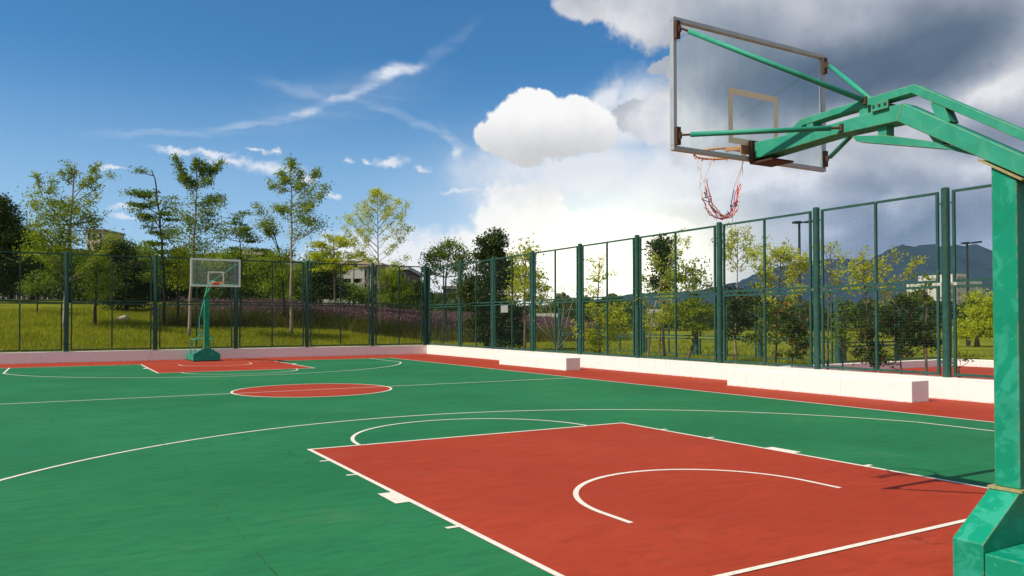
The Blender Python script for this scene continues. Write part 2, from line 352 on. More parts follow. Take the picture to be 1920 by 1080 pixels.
def glass_mat(k=1.):
    m, t, b = newmat('board_glass'); nt = m.node_tree
    p = objc(t); mp = t.node('ShaderNodeMapping'); t.set(mp.inputs[0], p); mp.inputs['Scale'].default_value = (1, 1, .12)
    n = t.noise(mp.outputs[0], 9, 6, .65); n2 = t.noise(p, 1.6, 4, .5)
    tr = t.node('ShaderNodeBsdfTransparent'); tr.inputs[0].default_value = (.955, .985, .98, 1)
    df = t.node('ShaderNodeBsdfDiffuse'); df.inputs[0].default_value = (.42, .50, .48, 1)
    tl = t.node('ShaderNodeBsdfTranslucent'); tl.inputs[0].default_value = (.45, .52, .50, 1)
    mx0 = t.node('ShaderNodeMixShader'); mx0.inputs[0].default_value = .5; t.l.new(df.outputs[0], mx0.inputs[1]); t.l.new(tl.outputs[0], mx0.inputs[2])
    gl = t.node('ShaderNodeBsdfGlossy'); gl.inputs['Roughness'].default_value = .04
    a = t.m('ADD', t.ss(n, .3, .75, .03*k, .10*k), t.ss(n2, .3, .7, 0., .05*k))
    mx = t.node('ShaderNodeMixShader'); t.set(mx.inputs[0], a); t.l.new(tr.outputs[0], mx.inputs[1]); t.l.new(mx0.outputs[0], mx.inputs[2])
    mx2 = t.node('ShaderNodeMixShader'); mx2.inputs[0].default_value = .045; t.l.new(mx.outputs[0], mx2.inputs[1]); t.l.new(gl.outputs[0], mx2.inputs[2])
    t.l.new(mx2.outputs[0], nt.nodes['Material Output'].inputs[0]); return m
M['glass'] = glass_mat(.75); M['clean_glass'] = glass_mat(.25)
M['target_cream'] = simple('target_cream', (.85, .78, .55), .7)
M['target_white'] = simple('target_white', (.85, .86, .80), .7)
def leaf_mat(name, c1, c2, trans=.35, c3=None):
    m, t, b = newmat(name); nt = m.node_tree
    rnd = t.node('ShaderNodeNewGeometry').outputs['Random Per Island']
    n = t.noise(geopos(t), .9, 3, .5)
    c = t.mix(rnd, c1, c2); c = t.mix(t.ss(n, .35, .7, 0, .5), c, c2)
    if c3: c = t.mix(t.ss(rnd, .9, .93), c, c3)
    b.inputs['Roughness'].default_value = .55; b.inputs['Specular IOR Level'].default_value = .25; t.set(b.inputs['Base Color'], c)
    tl = t.node('ShaderNodeBsdfTranslucent'); t.set(tl.inputs[0], t.mix(1., c, (1.25, 1.25, .6), 'MULTIPLY'))
    mx = t.node('ShaderNodeMixShader'); mx.inputs[0].default_value = trans; t.l.new(b.outputs[0], mx.inputs[1]); t.l.new(tl.outputs[0], mx.inputs[2])
    t.l.new(mx.outputs[0], nt.nodes['Material Output'].inputs[0]); return m
L = dict(dark=leaf_mat('leaf_dark', (.025, .055, .010), (.065, .10, .016), .3),
         mid=leaf_mat('leaf_mid', (.065, .125, .013), (.20, .28, .028), .5),
         olive=leaf_mat('leaf_olive', (.11, .175, .015), (.30, .37, .03), .55),
         yellow=leaf_mat('leaf_yellow', (.26, .32, .018), (.56, .58, .04), .58),
         pale=leaf_mat('leaf_pale', (.34, .40, .06), (.62, .64, .14), .6),
         redleaf=leaf_mat('leaf_reddish', (.02, .05, .010), (.06, .10, .018), .3, (.22, .05, .02)),
         fruit=leaf_mat('leaf_fruit', (.03, .07, .012), (.08, .14, .018), .3, (.55, .16, .01)))
M['bark'] = simple('bark', (.13, .095, .065), .9, 0, .45, 9)
M['bark_pale'] = simple('pale_bark', (.32, .26, .19), .9, 0, .35, 9)
M['bark_dark'] = simple('dark_bark', (.045, .035, .026), .9, 0, .4, 9)

# ------------------------------------------------------------------ terrain and court
def sstep(a): a = np.clip(a, 0, 1); return a*a*(3-2*a)
def tz(x, y):
    x = np.asarray(x, float); y = np.asarray(y, float)
    cap = 3.0-1.35*sstep((x-2)/12)-1.25*sstep((x-14)/14)
    sl = .162*np.ones_like(x)-.07*sstep((x-8)/10)
    h = sl*(y-31.55); hill = cap*np.tanh(np.clip(h, 0, None)/cap*1.0)
    inside = (y < 31.45) & (x < 10.5+.0)
    far = .40*sstep((y-31.45)/.1)
    right = .22*sstep((x-10.6)/.15)*(1-sstep((y-31.3)/.2))
    nb = .22*sstep((x-12.2)/.3)*sstep((12.1-y)/.2)       # sunken neighbouring court
    z = np.where(inside, -.06, np.maximum(far, 0)+hill*(y > 31.5)+right-nb*1.2)
    z = z+.05*np.sin(x*.9+y*.4)*np.sin(y*.7-x*.2)*((y > 33))
    return z
def tz1(x, y): return float(tz(x, y))
xs = np.unique(np.concatenate([np.arange(-40, 60, 1.), np.array([10.4, 10.5, 10.62, 10.78, 12.2, 12.5]), np.linspace(-1500, -40, 14), np.linspace(60, 2600, 16)]))
ys = np.unique(np.concatenate([np.arange(-30, 90, 1.), np.array([11.9, 12.1, 31.4, 31.46, 31.56]), np.linspace(-900, -30, 8), np.linspace(90, 2600, 16)]))
XX, YY = np.meshgrid(xs, ys, indexing='ij'); ZZ = tz(XX, YY)
idx = np.arange(XX.size).reshape(XX.shape)
Fq = np.stack([idx[:-1, :-1], idx[1:, :-1], idx[1:, 1:], idx[:-1, 1:]], -1).reshape(-1, 4)
m, t, b = newmat('lawn'); p = geopos(t)
g1 = t.noise(p, .35, 5, .6); g2_ = t.noise(p, 2.2, 8, .7); g3 = t.noise(p, 14, 6, .7)
c = t.mix(t.ss(g1, .35, .65), (.16, .185, .010), (.28, .29, .014)); c = t.mix(t.ss(g2_, .45, .75, 0, .6), c, (.06, .085, .008)); c = t.mix(t.ss(g2_, .66, .8, 0, .55), c, (.16, .11, .04))
c = t.mix(t.ss(g3, .4, .7, 0, .4), c, (.24, .25, .014)); t.set(b.inputs['Base Color'], c); b.inputs['Roughness'].default_value = .95; b.inputs['Specular IOR Level'].default_value = .1
bump(t, b, t.m('ADD', g3, g2_), 1., .12)
M['lawn'] = m
tag(fast_mesh('ground', np.stack([XX, YY, ZZ], -1).reshape(-1, 3), Fq, M['lawn']), kind='structure')

def sheet(name, rects, z, mat, polys=()):
    mb = MB()
    for x0, x1, y0, y1 in rects: mb.add([(x0, y0, z), (x1, y0, z), (x1, y1, z), (x0, y1, z)], [(0, 1, 2, 3)])
    for poly in polys: mb.add([(x, y, z) for x, y in poly], [tuple(range(len(poly)))])
    return tag(mb.build(name, mat), kind='structure')
H = 14.075; BY = -.3; SX = 7.39; FB = 28.15
slab = MB().box(-11, 10.62, -9, 31.38, -.05, 0.); tag(slab.build('court_border', M['red_court']), kind='structure')
sheet('court_playing_field', [(-SX, SX, BY, FB)], .002, M['green_court'])
KW, KL = 2.45, 5.79
circ = lambda cx, cy, r, a0, a1, n: [(cx+r*math.cos(a0+(a1-a0)*i/n), cy+r*math.sin(a0+(a1-a0)*i/n)) for i in range(n+1)]
sheet('court_key_areas', [(-KW, KW, BY, KL), (-KW, KW, FB-KL, FB)], .004, M['red_court'], [circ(0, H, 1.8, 0, 2*math.pi, 72)[:-1]])
ln = MB(); Z = .006; w = .05
def LR(x0, x1, y0, y1): ln.add([(x0, y0, Z), (x1, y0, Z), (x1, y1, Z), (x0, y1, Z)], [(0, 1, 2, 3)])
def arc(cx, cy, r, a0, a1, n=80):
    o = circ(cx, cy, r, a0, a1, n); i = circ(cx, cy, r-w, a0, a1, n)
    for k in range(n): ln.add([(*i[k], Z), (*o[k], Z), (*o[k+1], Z), (*i[k+1], Z)], [(0, 1, 2, 3)])
LR(SX-w, SX, BY, FB); LR(-SX, -SX+w, BY, FB); LR(-SX+w, SX-w, BY, BY+w); LR(-SX+w, SX-w, FB-w*.6, FB)
LR(-SX+w, -1.8, H-.025, H+.025); LR(1.8, SX-w, H-.025, H+.025); LR(-1.75, 1.75, H-.02, H+.02); arc(0, H, 1.8, 0, 2*math.pi, 120)
for sg, y0, yb in ((1, KL, BY+w), (-1, FB-KL, FB-w)):
    ya, yb2 = sorted((y0, y0-sg*w)); LR(-KW, KW, ya, yb2)
    for s in (-1, 1):
        x0, x1 = sorted((s*KW, s*(KW-w))); a, b2 = sorted((y0-sg*w, yb)); LR(x0, x1, a, b2)
        for d, l in ((4.86, .05), (3.93, .05), (2.54, .44), (1.57, .05)):
            yy = sorted((d if sg > 0 else FB-d, (d+l) if sg > 0 else FB-d-l)); xx = sorted((s*KW, s*(KW+(.1 if l < .1 else .13)))); LR(*xx, *yy)
arc(0, KL-.02, 1.8, 0, math.pi, 60); arc(0, FB-KL+.02, 1.8, math.pi, 2*math.pi, 60)
# arcs under the boards
arc(0, 1.36, 1.27, 0, math.pi, 60); LR(-1.27, -1.22, 1.0, 1.36); LR(1.22, 1.27, 1.0, 1.36)
fy = FB-1.36; arc(0, fy, 1.27, math.pi, 2*math.pi, 60); LR(-1.27, -1.22, fy, FB-1.0); LR(1.22, 1.27, fy, FB-1.0)
# three point lines
r3 = 6.80; cy3 = 1.5; a3 = math.acos(6.5/r3)
arc(-.1, cy3, r3, a3, math.pi-a3, 140); ya = cy3+r3*math.sin(a3)
LR(6.4-w, 6.4, BY+w, ya); LR(-6.6, -6.6+w, BY+w, ya)
r3 = 6.76; c3 = 26.55; a3 = math.acos(6.5/r3); arc(-.05, c3, r3, math.pi+a3, 2*math.pi-a3, 140); ya = c3-r3*math.sin(a3)
LR(6.45-w, 6.45, ya, FB-w); LR(-6.55, -6.55+w, ya, FB-w)
tag(ln.build('court_markings', M['line']), kind='structure')
sm_ = MB(); yy = BY+.1
while yy < FB-.3:
    y2 = yy+.35; wd = .0035
    sm_.add([(-3.925-wd+rng.uniform(-.002, .002), yy, .0072), (-3.925+wd, yy, .0072), (-3.925+wd+rng.uniform(-.002, .003), y2, .0072), (-3.925-wd, y2, .0072)], [(0, 1, 2, 3)]); yy = y2
tag(sm_.build('court_joint', M['seam']), kind='structure')
# neighbouring court
nbm = MB().box(12.6, 21.85, -20, 11.9, -.3, .0); tag(nbm.build('neighbouring_court', M['red_court']), kind='structure')

# ------------------------------------------------------------------ low walls and benches
def wall(name, pts, h, label):
    poly = pts; mb = MB(); n = len(poly)
    mb.add([(x, y, -.04) for x, y in poly]+[(x, y, h) for x, y in poly], [tuple(range(n))[::-1], tuple(range(n, 2*n))]+[(i, (i+1) % n, n+(i+1) % n, n+i) for i in range(n)])
    return tag(mb.build(name, M['wall'], bevel=.012), label, 'low wall')
wx = lambda y: 10.16+.0094*y
wall('low_wall', [(-12, 31.2), (wx(31.2), 31.2), (wx(31.2)+.34, 31.55), (-12, 31.55)], .425, 'shaded low white wall along the far end of the court behind the distant hoop')
wall('low_wall', [(wx(-9), -9), (wx(-9)+.34, -9), (wx(31.2)+.335, 31.53), (wx(31.2)+.004, 31.198)], .43, 'sunlit long low white wall under the fence on the right side of the court')
def bench(y0, y1, x0, h, label):
    tag(MB().box(x0, x0+.55, y0, y1, -.01, h).build('bench', M['wall'], bevel=.012), label, 'bench', 'white masonry benches along the right wall')
bench(16.88, 21.25, 8.93, .40, 'farther white block bench by the right wall, nearer the far corner')
bench(5.28, 10.05, 9.03, .41, 'nearer white block bench by the right wall, closest to the foreground hoop')
wall('low_wall', [(13., 11.9), (21.85, 11.9), (21.85, 12.1), (13., 12.1)], .24, 'small low white wall at the end of the neighbouring red court')
wall('low_wall', [(21.85, -20), (22.1, -20), (22.1, 12.1), (21.85, 12.1)], .24, 'sunlit low white side wall of the neighbouring red court beside the hoop post')

# ------------------------------------------------------------------ fences
def fence(name, pts, z0, z1, zm, label, postr=.078, fr=.025, gap=.17, gp=.06, wires=True, braces=True):
    """pts: post positions; every bay has an upper and a lower framed mesh panel"""
    root = empty(name, (pts[0][0], pts[0][1], z0)); tag(root, label, 'fence')
    o3 = Vector((pts[0][0], pts[0][1], z0))
    for (x, y) in pts:
        q = Vector((x, y, 0))-Vector((o3.x, o3.y, 0))
        MB().tube([q+Vector((0, 0, -.02)), q+Vector((0, 0, z1-z0+.05)), q+Vector((0, 0, z1-z0+.07))], [postr, postr, postr*.7], 14).build('post', M['fence_green'], root, smooth=False)
    wcache = {}
    for (a, b_) in zip(pts[:-1], pts[1:]):
        A = Vector((a[0], a[1], 0))-Vector((o3.x, o3.y, 0)); B = Vector((b_[0], b_[1], 0))-Vector((o3.x, o3.y, 0)); d = (B-A).normalized(); Ln = (B-A).length
        for (p0, p1) in ((.04, zm-z0-gp/2), (zm-z0+gp/2, z1-z0-.0)):
            S, E_ = A+d*gap, B-d*gap; ctr = (S+E_)/2
            f = MB(); up = Vector((0, 0, 1)); s2 = fr*2
            for q in (S, E_): f.bar(q+up*p0, q+up*p1, s2, s2)
            f.bar(ctr+up*(p0+fr), ctr+up*(p1-fr), s2*.96, s2*.96)
            for zz in (p0+fr, p1-fr): f.bar(S+d*fr+up*zz, ctr-d*fr+up*zz, s2*.97, s2*.97); f.bar(ctr+d*fr+up*zz, E_-d*fr+up*zz, s2*.97, s2*.97)
            for zz in ((p0+.25, p1-.25)):
                f.bar(A+d*postr*.9+up*zz, S-d*fr+up*zz, .02, .03); f.bar(E_+d*fr+up*zz, B-d*postr*.9+up*zz, .02, .03)
            fo = f.build('panel_frame', M['fence_green'], root)
            if wires:
                wm = MB(); r = .0008; sp = .06; W2 = (E_-S).length
                k = max(1, int(W2/sp))
                nrm = Vector((-d.y, d.x, 0))
                for i in range(1, k):
                    q = S+d*(W2*i/k)
                    wm.add([q-d*r+up*(p0+fr), q+d*r+up*(p0+fr), q+d*r+up*(p1-fr), q-d*r+up*(p1-fr), q+nrm*r+up*(p0+fr), q+nrm*r+up*(p1-fr)], [(0, 1, 2, 3), (0, 4, 5, 3), (4, 1, 2, 5)])
                kk = int((p1-p0)/sp)
                for i in range(1, kk):
                    q = up*(p0+(p1-p0)*i/kk); s_, e_ = S+q, E_+q
                    wm.add([s_-up*r, s_+up*r, e_+up*r, e_-up*r, s_+nrm*r, e_+nrm*r], [(0, 1, 2, 3), (0, 4, 5, 3), (4, 1, 2, 5)])
                wm.build('wire_mesh', M['wire'], fo)
    return root
RY = [-7.2, -4.05, -.9, 2.25, 5.39, 8.52, 11.68, 15.21, 18.32, 21.48, 24.65, 27.79, 31.38]
fence('mesh_fence', [(10.33+.0094*y, y) for y in RY], .43, 4.19, 2.31, 'tall green mesh fence along the right side of the court on the sunlit wall')
fence('mesh_fence', [(x, 31.38) for x in (-10.95, -7.9, -4.8, -1.62, 1.56, 4.65, 7.76)]+[(10.45, 31.38)], .425, 4.27, 2.36, 'tall green wire mesh fence across the far end of the court behind the distant hoop', postr=.085)
fence('mesh_fence', [(16.0-.02*k, 12.2+3.1*k) for k in range(6)], .22, 2.15, .95, 'lower green mesh fence among the shrubs and grass beyond the right fence', postr=.085, wires=True, gap=.2)
fence('mesh_fence', [(16.2, 12.2), (19.1, 12.2), (22.0, 12.2)], .22, 2.05, .82, 'lower green mesh fence at the end of the neighbouring red court', postr=.09, wires=True)

# small pale notice plate tied to the right fence
pt = MB(); y0, y1 = 23.35, 23.93; xq = 10.33+.0094*23.6-.035
pt.box(xq-.004, xq+.004, y0, y1, 1.93, 2.22); tag(pt.build('notice_plate', simple('plate', (.30, .33, .30), .6, 0, .1), bevel=.003), 'small blank pale grey plate tied to the right fence near the far corner', 'plate')

# ------------------------------------------------------------------ hoops
def hoop(loc, rz, label, near):
    root = empty('basketball_hoop', loc, rz); tag(root, label, 'basketball hoop')
    G, A_ = M['hoop_green'], M['arm_green']
    Y0 = 1.10                                # world Y -> local y  (near hoop stands with its post front at world Y = -1.10)
    yl = lambda Y: Y+Y0
    # base: transverse beam with chamfered shoulders + ballast box behind
    MB().prismy([(-.51, .03), (.51, .03), (.51, .285), (.115, .535), (-.115, .535), (-.51, .285)], yl(-1.27), yl(-1.09)).build('base_beam', G, root, bevel=.006)
    MB().box(-.505, .505, yl(-3.1), yl(-1.272), .03, .235).build('ballast_box', G, root, bevel=.008)
    for sx_ in (-.42, .42):
        for yy_ in (-2.9, -1.35):
            MB().tube([(sx_-.03, yl(yy_), .03), (sx_+.03, yl(yy_), .03)], .0295, 12).build('wheel', M['black'], root)
    MB().box(-.125, .125, yl(-1.29), yl(-1.085), .536, .552).build('seam_plate', M['rust_seam'], root)
    # post with slanted head
    zt0, zt1 = 2.545, 2.425
    p = MB(); x = .098
    vs = [(-x, yl(-1.265), .553), (x, yl(-1.265), .553), (x, yl(-1.115), .553), (-x, yl(-1.115), .553), (-x, yl(-1.265), zt1), (x, yl(-1.265), zt1), (x, yl(-1.115), zt0), (-x, yl(-1.115), zt0)]
    p.add(vs, [(0, 3, 2, 1), (4, 5, 6, 7), (0, 1, 5, 4), (1, 2, 6, 5), (2, 3, 7, 6), (3, 0, 4, 7)]); p.build('post', G, root, bevel=.008)
    hp = MB(); hp.prism([(yl(-1.045), 2.575), (yl(-1.30), 2.41), (yl(-1.30), 2.422), (yl(-1.045), 2.587)], -.115, .115); hp.build('head_plate', M['rust_seam'] if near else G, root)
    # lower main arm: two-piece cranked box beam
    arm = [(.815, 3.065), (-.51, 3.06), (-1.3, 2.545), (-2.35, 1.86), (-2.41, 1.95-.18), (-1.3, 2.432)]
    am = [(yl(.80), 2.925), (yl(.80), 3.065), (yl(.04), 3.055), (yl(-.52), 3.075), (yl(-1.3), 2.563), (yl(-2.4), 1.842), (yl(-2.46), 1.72), (yl(-1.3), 2.434), (yl(-.48), 2.955), (yl(.05), 2.965)]
    MB().prism(am, -.08, .08).build('main_arm', A_, root, bevel=.006)
    wb_ = MB(); wb_.bar((-.081, yl(-.52), 3.07), (-.081, yl(-.48), 2.957), .004, .004); wb_.build('weld_seam', M['rust_seam'], root)
    # upper arm
    ua = [(yl(.58), 3.02), (yl(.36), 3.16), (yl(.04), 3.175), (yl(-.59), 3.19), (yl(-1.3), 2.715), (yl(-2.3), 2.06), (yl(-2.3), 1.99), (yl(-1.3), 2.648), (yl(-.57), 3.133), (yl(.04), 3.122), (yl(.335), 3.108), (yl(.47), 3.02)]
    MB().prism([(a, b_+0.0) for a, b_ in ua], -.055, .055).build('upper_arm', A_, root, bevel=.004)
    for q in ([(yl(.30), 3.06), (yl(.24), 3.06), (yl(.24), 3.115), (yl(.30), 3.115)], [(yl(-.165), 3.055), (yl(-.235), 3.055), (yl(-.235), 3.13), (yl(-.165), 3.13)]):
        MB().prism(q, -.05, .05).build('arm_spacer', A_, root)
    st = MB(); st.bar((0, yl(-.80), 2.87), (0, yl(-.735), 2.985+.06), .1, .075); st.build('arm_spacer', A_, root)
    for bs_ in (1, -1): br = MB(); br.prism([(yl(-.295), 3.06), (yl(-.425), 3.062), (yl(-.425), 3.118), (yl(-.295), 3.118)], *sorted((bs_*.085, bs_*.1))); bo = br.build('bracket_plate', A_, root)
    bt = MB()
    for yy_ in (-.315, -.36, -.405): bt.tube([(-.108, yl(yy_), 3.095), (.108, yl(yy_), 3.095)], .009, 8)
    bt.build('bolt', M['rust'], bo)
    # under brace
    MB().prism([(yl(-.10), 2.935), (yl(-.14), 2.885), (yl(-.80), 2.705), (yl(-1.0), 2.62), (yl(-1.0), 2.66), (yl(-.66), 2.79), (yl(-.37), 2.885)], -.05, .05).build('under_brace', A_, root)
    st = MB(); st.box(-.045, .045, yl(-.375), yl(-.31), 2.88, 2.965); st.build('brace_stub', A_, root)
    st = MB(); st.bar((0, yl(-.77), 2.74), (0, yl(-.69), 2.87), .09, .06); st.build('brace_stub', A_, root)
    # end plate on the board
    MB().box(-.11, .11, yl(.805), yl(.835), 2.90, 3.08).build('end_plate', M['rust'], root)
    MB().box(-.10, .16, yl(.60), yl(.835), 2.885, 2.899).build('shelf_plate', M['rust'], root)
    # backboard
    bx, by_, bz, hw, hh = (-.03, .80, 3.445, .905, .53) if near else (0, .80, 3.43, .90, .525)
    board = empty('backboard', (bx, yl(by_)+.06, bz)); board.parent = root
    fm = M['alu'] if near else M['alu_white']
    fw = .037
    f = MB(); y0_, y1_ = -.022, .022
    f.box(-hw, hw, y0_, y1_, hh-fw, hh); f.box(-hw, hw, y0_, y1_, -hh, -hh+fw); f.box(-hw, -hw+fw, y0_, y1_, -hh+fw, hh-fw); f.box(hw-fw, hw, y0_, y1_, -hh+fw, hh-fw)
    f.build('board_frame', fm, board, bevel=.004)
    MB().box(-hw+fw, hw-fw, -.006, .006, -hh+fw, hh-fw).build('board_glass', M['glass' if near else 'clean_glass'], board)
    tm = M['target_cream'] if near else M['target_white']
    tg = MB(); a, c_, t_ = .295, -.42, .05; top = .05
    if near: c_ = -.40; top = .06
    for yy_ in ((-.0085, -.0065) if near else (.0065, .0085),):
        tg.box(-a, a, *yy_, top-t_, top); tg.box(-a, a, *yy_, c_, c_+t_); tg.box(-a, -a+t_, *yy_, c_+t_, top-t_); tg.box(a-t_, a, *yy_, c_+t_, top-t_)
    if not near:
        b_ = .0065
        e_ = .03; X_, Z_ = hw-fw-.002, hh-fw-.002
        for q in ((-X_, X_, Z_-e_, Z_), (-X_, X_, -Z_, -Z_+e_), (-X_, -X_+e_, -Z_+e_, Z_-e_), (X_-e_, X_, -Z_+e_, Z_-e_)): tg.box(q[0], q[1], .0065, .0085, q[2], q[3])
    tg.build('target_square', tm, board)
    # board brackets and four stay tubes
    for sx_, sz_, yb_, zb_ in ((-1, 1, -.22, 3.165), (1, 1, -.22, 3.165), (-1, -1, -.04, 3.005), (1, -1, -.04, 3.005)):
        px_, pz_ = sx_*(hw-.03), sz_*(hh-.11)
        k = MB(); k.box(px_-.02, px_+.02, -.05, -.023, pz_-.07, pz_+.07); k.bar((px_, -.07, pz_), (px_*.99, -.045, pz_), .02, .05); k.build('stay_bracket', M['rust'], board)
        s0 = Vector((bx+px_, yl(by_)+.06-.075, bz+pz_)); s1 = Vector((sx_*(.06 if sz_ > 0 else .085), yl(yb_), zb_)); dd = (s1-s0).normalized()
        rr = .0195
        o = MB().tube([s0+dd*.07, s1-dd*(.02 if sz_ > 0 else .07)], rr, 14).build('stay_tube', A_, root, smooth=True)
        o.data.polygons[-1].use_smooth = False; o.data.polygons[-2].use_smooth = False
        MB().tube([s0-dd*.005, s0+dd*.075], .009, 8).build('stay_rod', M['rust'], o)
        MB().tube([s1-dd*.08, s1+dd*.01], .01, 8).tube([s1+Vector((0, 0, -.028)), s1+Vector((0, 0, .028))], .016, 8).build('stay_rod', M['rust'], o)
    # rim
    rc = Vector((bx-.02, yl(by_)+.42, 3.05 if near else 3.05)); rm = M['rim_worn'] if near else M['orange']
    rim = MB().tube([rc+Vector((.225*math.cos(a), .225*math.sin(a), 0)) for a in np.linspace(0, 2*math.pi, 37)[:-1]], .010, 10, closed=True).build('rim', rm, root, smooth=True)
    q = MB(); yb_ = yl(by_)+.083; q.box(rc.x-.10, rc.x+.10, yb_, yb_+.012, 2.98, 3.09); q.bar((rc.x-.07, yb_+.01, 3.03), (rc.x-.12, rc.y-.18, 3.04), .025, .03); q.bar((rc.x+.07, yb_+.01, 3.03), (rc.x+.12, rc.y-.18, 3.04), .025, .03)
    q.add([(rc.x-.09, yb_+.012, 3.035), (rc.x+.09, yb_+.012, 3.035), (rc.x+.12, rc.y-.185, 3.042), (rc.x-.12, rc.y-.185, 3.042), (rc.x-.09, yb_+.012, 3.029), (rc.x+.09, yb_+.012, 3.029), (rc.x+.12, rc.y-.185, 3.036), (rc.x-.12, rc.y-.185, 3.036)],
          [(0, 1, 2, 3), (7, 6, 5, 4), (0, 4, 5, 1), (1, 5, 6, 2), (2, 6, 7, 3), (3, 7, 4, 0)])
    q.build('rim_bracket', rm, rim)
    hk = MB()
    for a in np.linspace(0, 2*math.pi, 13)[:-1]:
        h0 = rc+Vector((.222*math.cos(a), .222*math.sin(a), -.008)); hk.tube([h0, h0+Vector((0, 0, -.018))], .005, 6)
    hk.build('net_hook', rm, rim)
    if near: torn_net(root, rc)
    # rear support: frame of thin tubes and link rod, as on Chinese hydraulic stands
    rf = MB()
    for sx_ in (-.36, .36):
        rf.tube([(sx_, yl(-1.75), .2), (sx_, yl(-1.75), .86), (sx_*.35, yl(-1.8), 1.05)], .02, 8); rf.tube([(sx_, yl(-2.9), .2), (sx_, yl(-2.75), .86)], .02, 8); rf.tube([(sx_, yl(-1.75), .86), (sx_, yl(-2.75), .86)], .02, 8)
    rf.tube([(-.36, yl(-1.75), .86), (.36, yl(-1.75), .86)], .02, 8); rf.tube([(-.36, yl(-2.75), .86), (.36, yl(-2.75), .86)], .02, 8)
    rf.tube([(-.126, yl(-1.8), 1.05), (.126, yl(-1.8), 1.05)], .02, 8)
    rf.build('rear_frame', A_, root)
    lk = MB()
    for sx_ in (-.1, .1): lk.tube([(sx_, yl(-2.38), 1.80), (sx_, yl(-2.3), .87)], .022, 8)
    for zz in (1.1, 1.4): lk.tube([(-.1, yl(-2.33), zz), (.1, yl(-2.33), zz)], .012, 6)
    lk.build('link_rod', A_, root)
    return root
def torn_net(root, rc):
    rg = random.Random(3)
    def cord(pts, r, k, mb, jit=.006):
        mb.k = k; out = []
        for i in range(len(pts)-1):
            a, b_ = Vector(pts[i]), Vector(pts[i+1]); n = max(2, int((b_-a).length/.03))
            for j in range(n): out.append(a.lerp(b_, j/n)+Vector((rg.uniform(-jit, jit), rg.uniform(-jit, jit), rg.uniform(-jit, jit))))
        out.append(Vector(pts[-1])); mb.tube(out, r, 5)
    ring = lambda a: rc+Vector((.222*math.cos(R(a)), .222*math.sin(R(a)), -.02))
    nb = MB(); y = rc.y
    # local x,z of the sagging loop
    lp = [(-.27, 2.80), (-.262, 2.74), (-.24, 2.66), (-.20, 2.58), (-.15, 2.525), (-.085, 2.49), (-.015, 2.48), (.045, 2.50), (.085, 2.545), (.11, 2.61), (.13, 2.68), (.15, 2.75), (.165, 2.80)]
    for s in range(9):
        oy = rg.uniform(-.05, .05); off = rg.uniform(-.016, .016); a0 = rg.choice([0, 0, 1, 2, 3]); a1 = len(lp)-rg.choice([0, 0, 1, 2, 4])
        pts = [(x+off+rg.uniform(-.008, .008), y+oy+rg.uniform(-.02, .02), z+off+rg.uniform(-.01, .01)) for x, z in lp[a0:a1]]
        if s < 4: cord(pts, .0042, 1, nb)
        elif s < 6: cord(pts[len(pts)//2-1:], .0042, 2, nb); cord(pts[:len(pts)//2], .0036, 0, nb)
        else: cord(pts, .0034, 0, nb)
    # blue tangles
    for c in ((.115, 2.60), (.10, 2.57), (-.235, 2.67), (-.22, 2.63), (.06, 2.53), (.13, 2.63)):
        pts = [(c[0]+rg.uniform(-.03, .03), y+rg.uniform(-.04, .04), c[1]+rg.uniform(-.035, .035)) for _ in range(4)]
        cord(pts+[pts[0]], .0044, 2, nb, .003)
    # white hanging strands
    for a, q in ((178, (-.27, 2.80)), (215, (-.262, 2.76)), (150, (-.255, 2.78)), (-25, (.165, 2.79)), (-60, (.12, 2.70)), (15, (.155, 2.80))):
        cord([ring(a), (q[0]+rg.uniform(-.005, .005), y+rg.uniform(-.04, .04), q[1])], .0027, 0, nb, .002)
    for a, l in ((165, .16), (240, .07), (-80, .22), (200, .12)):
        r0_ = ring(a); cord([r0_, (r0_.x+rg.uniform(-.01, .01), r0_.y, r0_.z-l)], .0025, 0, nb, .002)
    for c in ((-.28, 2.68), (-.11, 2.50), (.03, 2.49), (.14, 2.62), (-.20, 2.56), (.10, 2.52)):
        cord([(c[0], y, c[1]), (c[0]+rg.uniform(-.04, .04), y+rg.uniform(-.02, .02), c[1]-rg.uniform(.03, .09))], .0024, 0, nb, .004)
    nb.build('net', [M['net_white'], M['net_red'], M['net_blue']], root)
hoop((-.0, -1.10, .0), 0, 'large green basketball hoop in the right foreground with a torn sagging net', True)
hoop((.06, 29.30, .0), math.pi, 'small distant green basketball hoop at the far end with an orange rim', False)

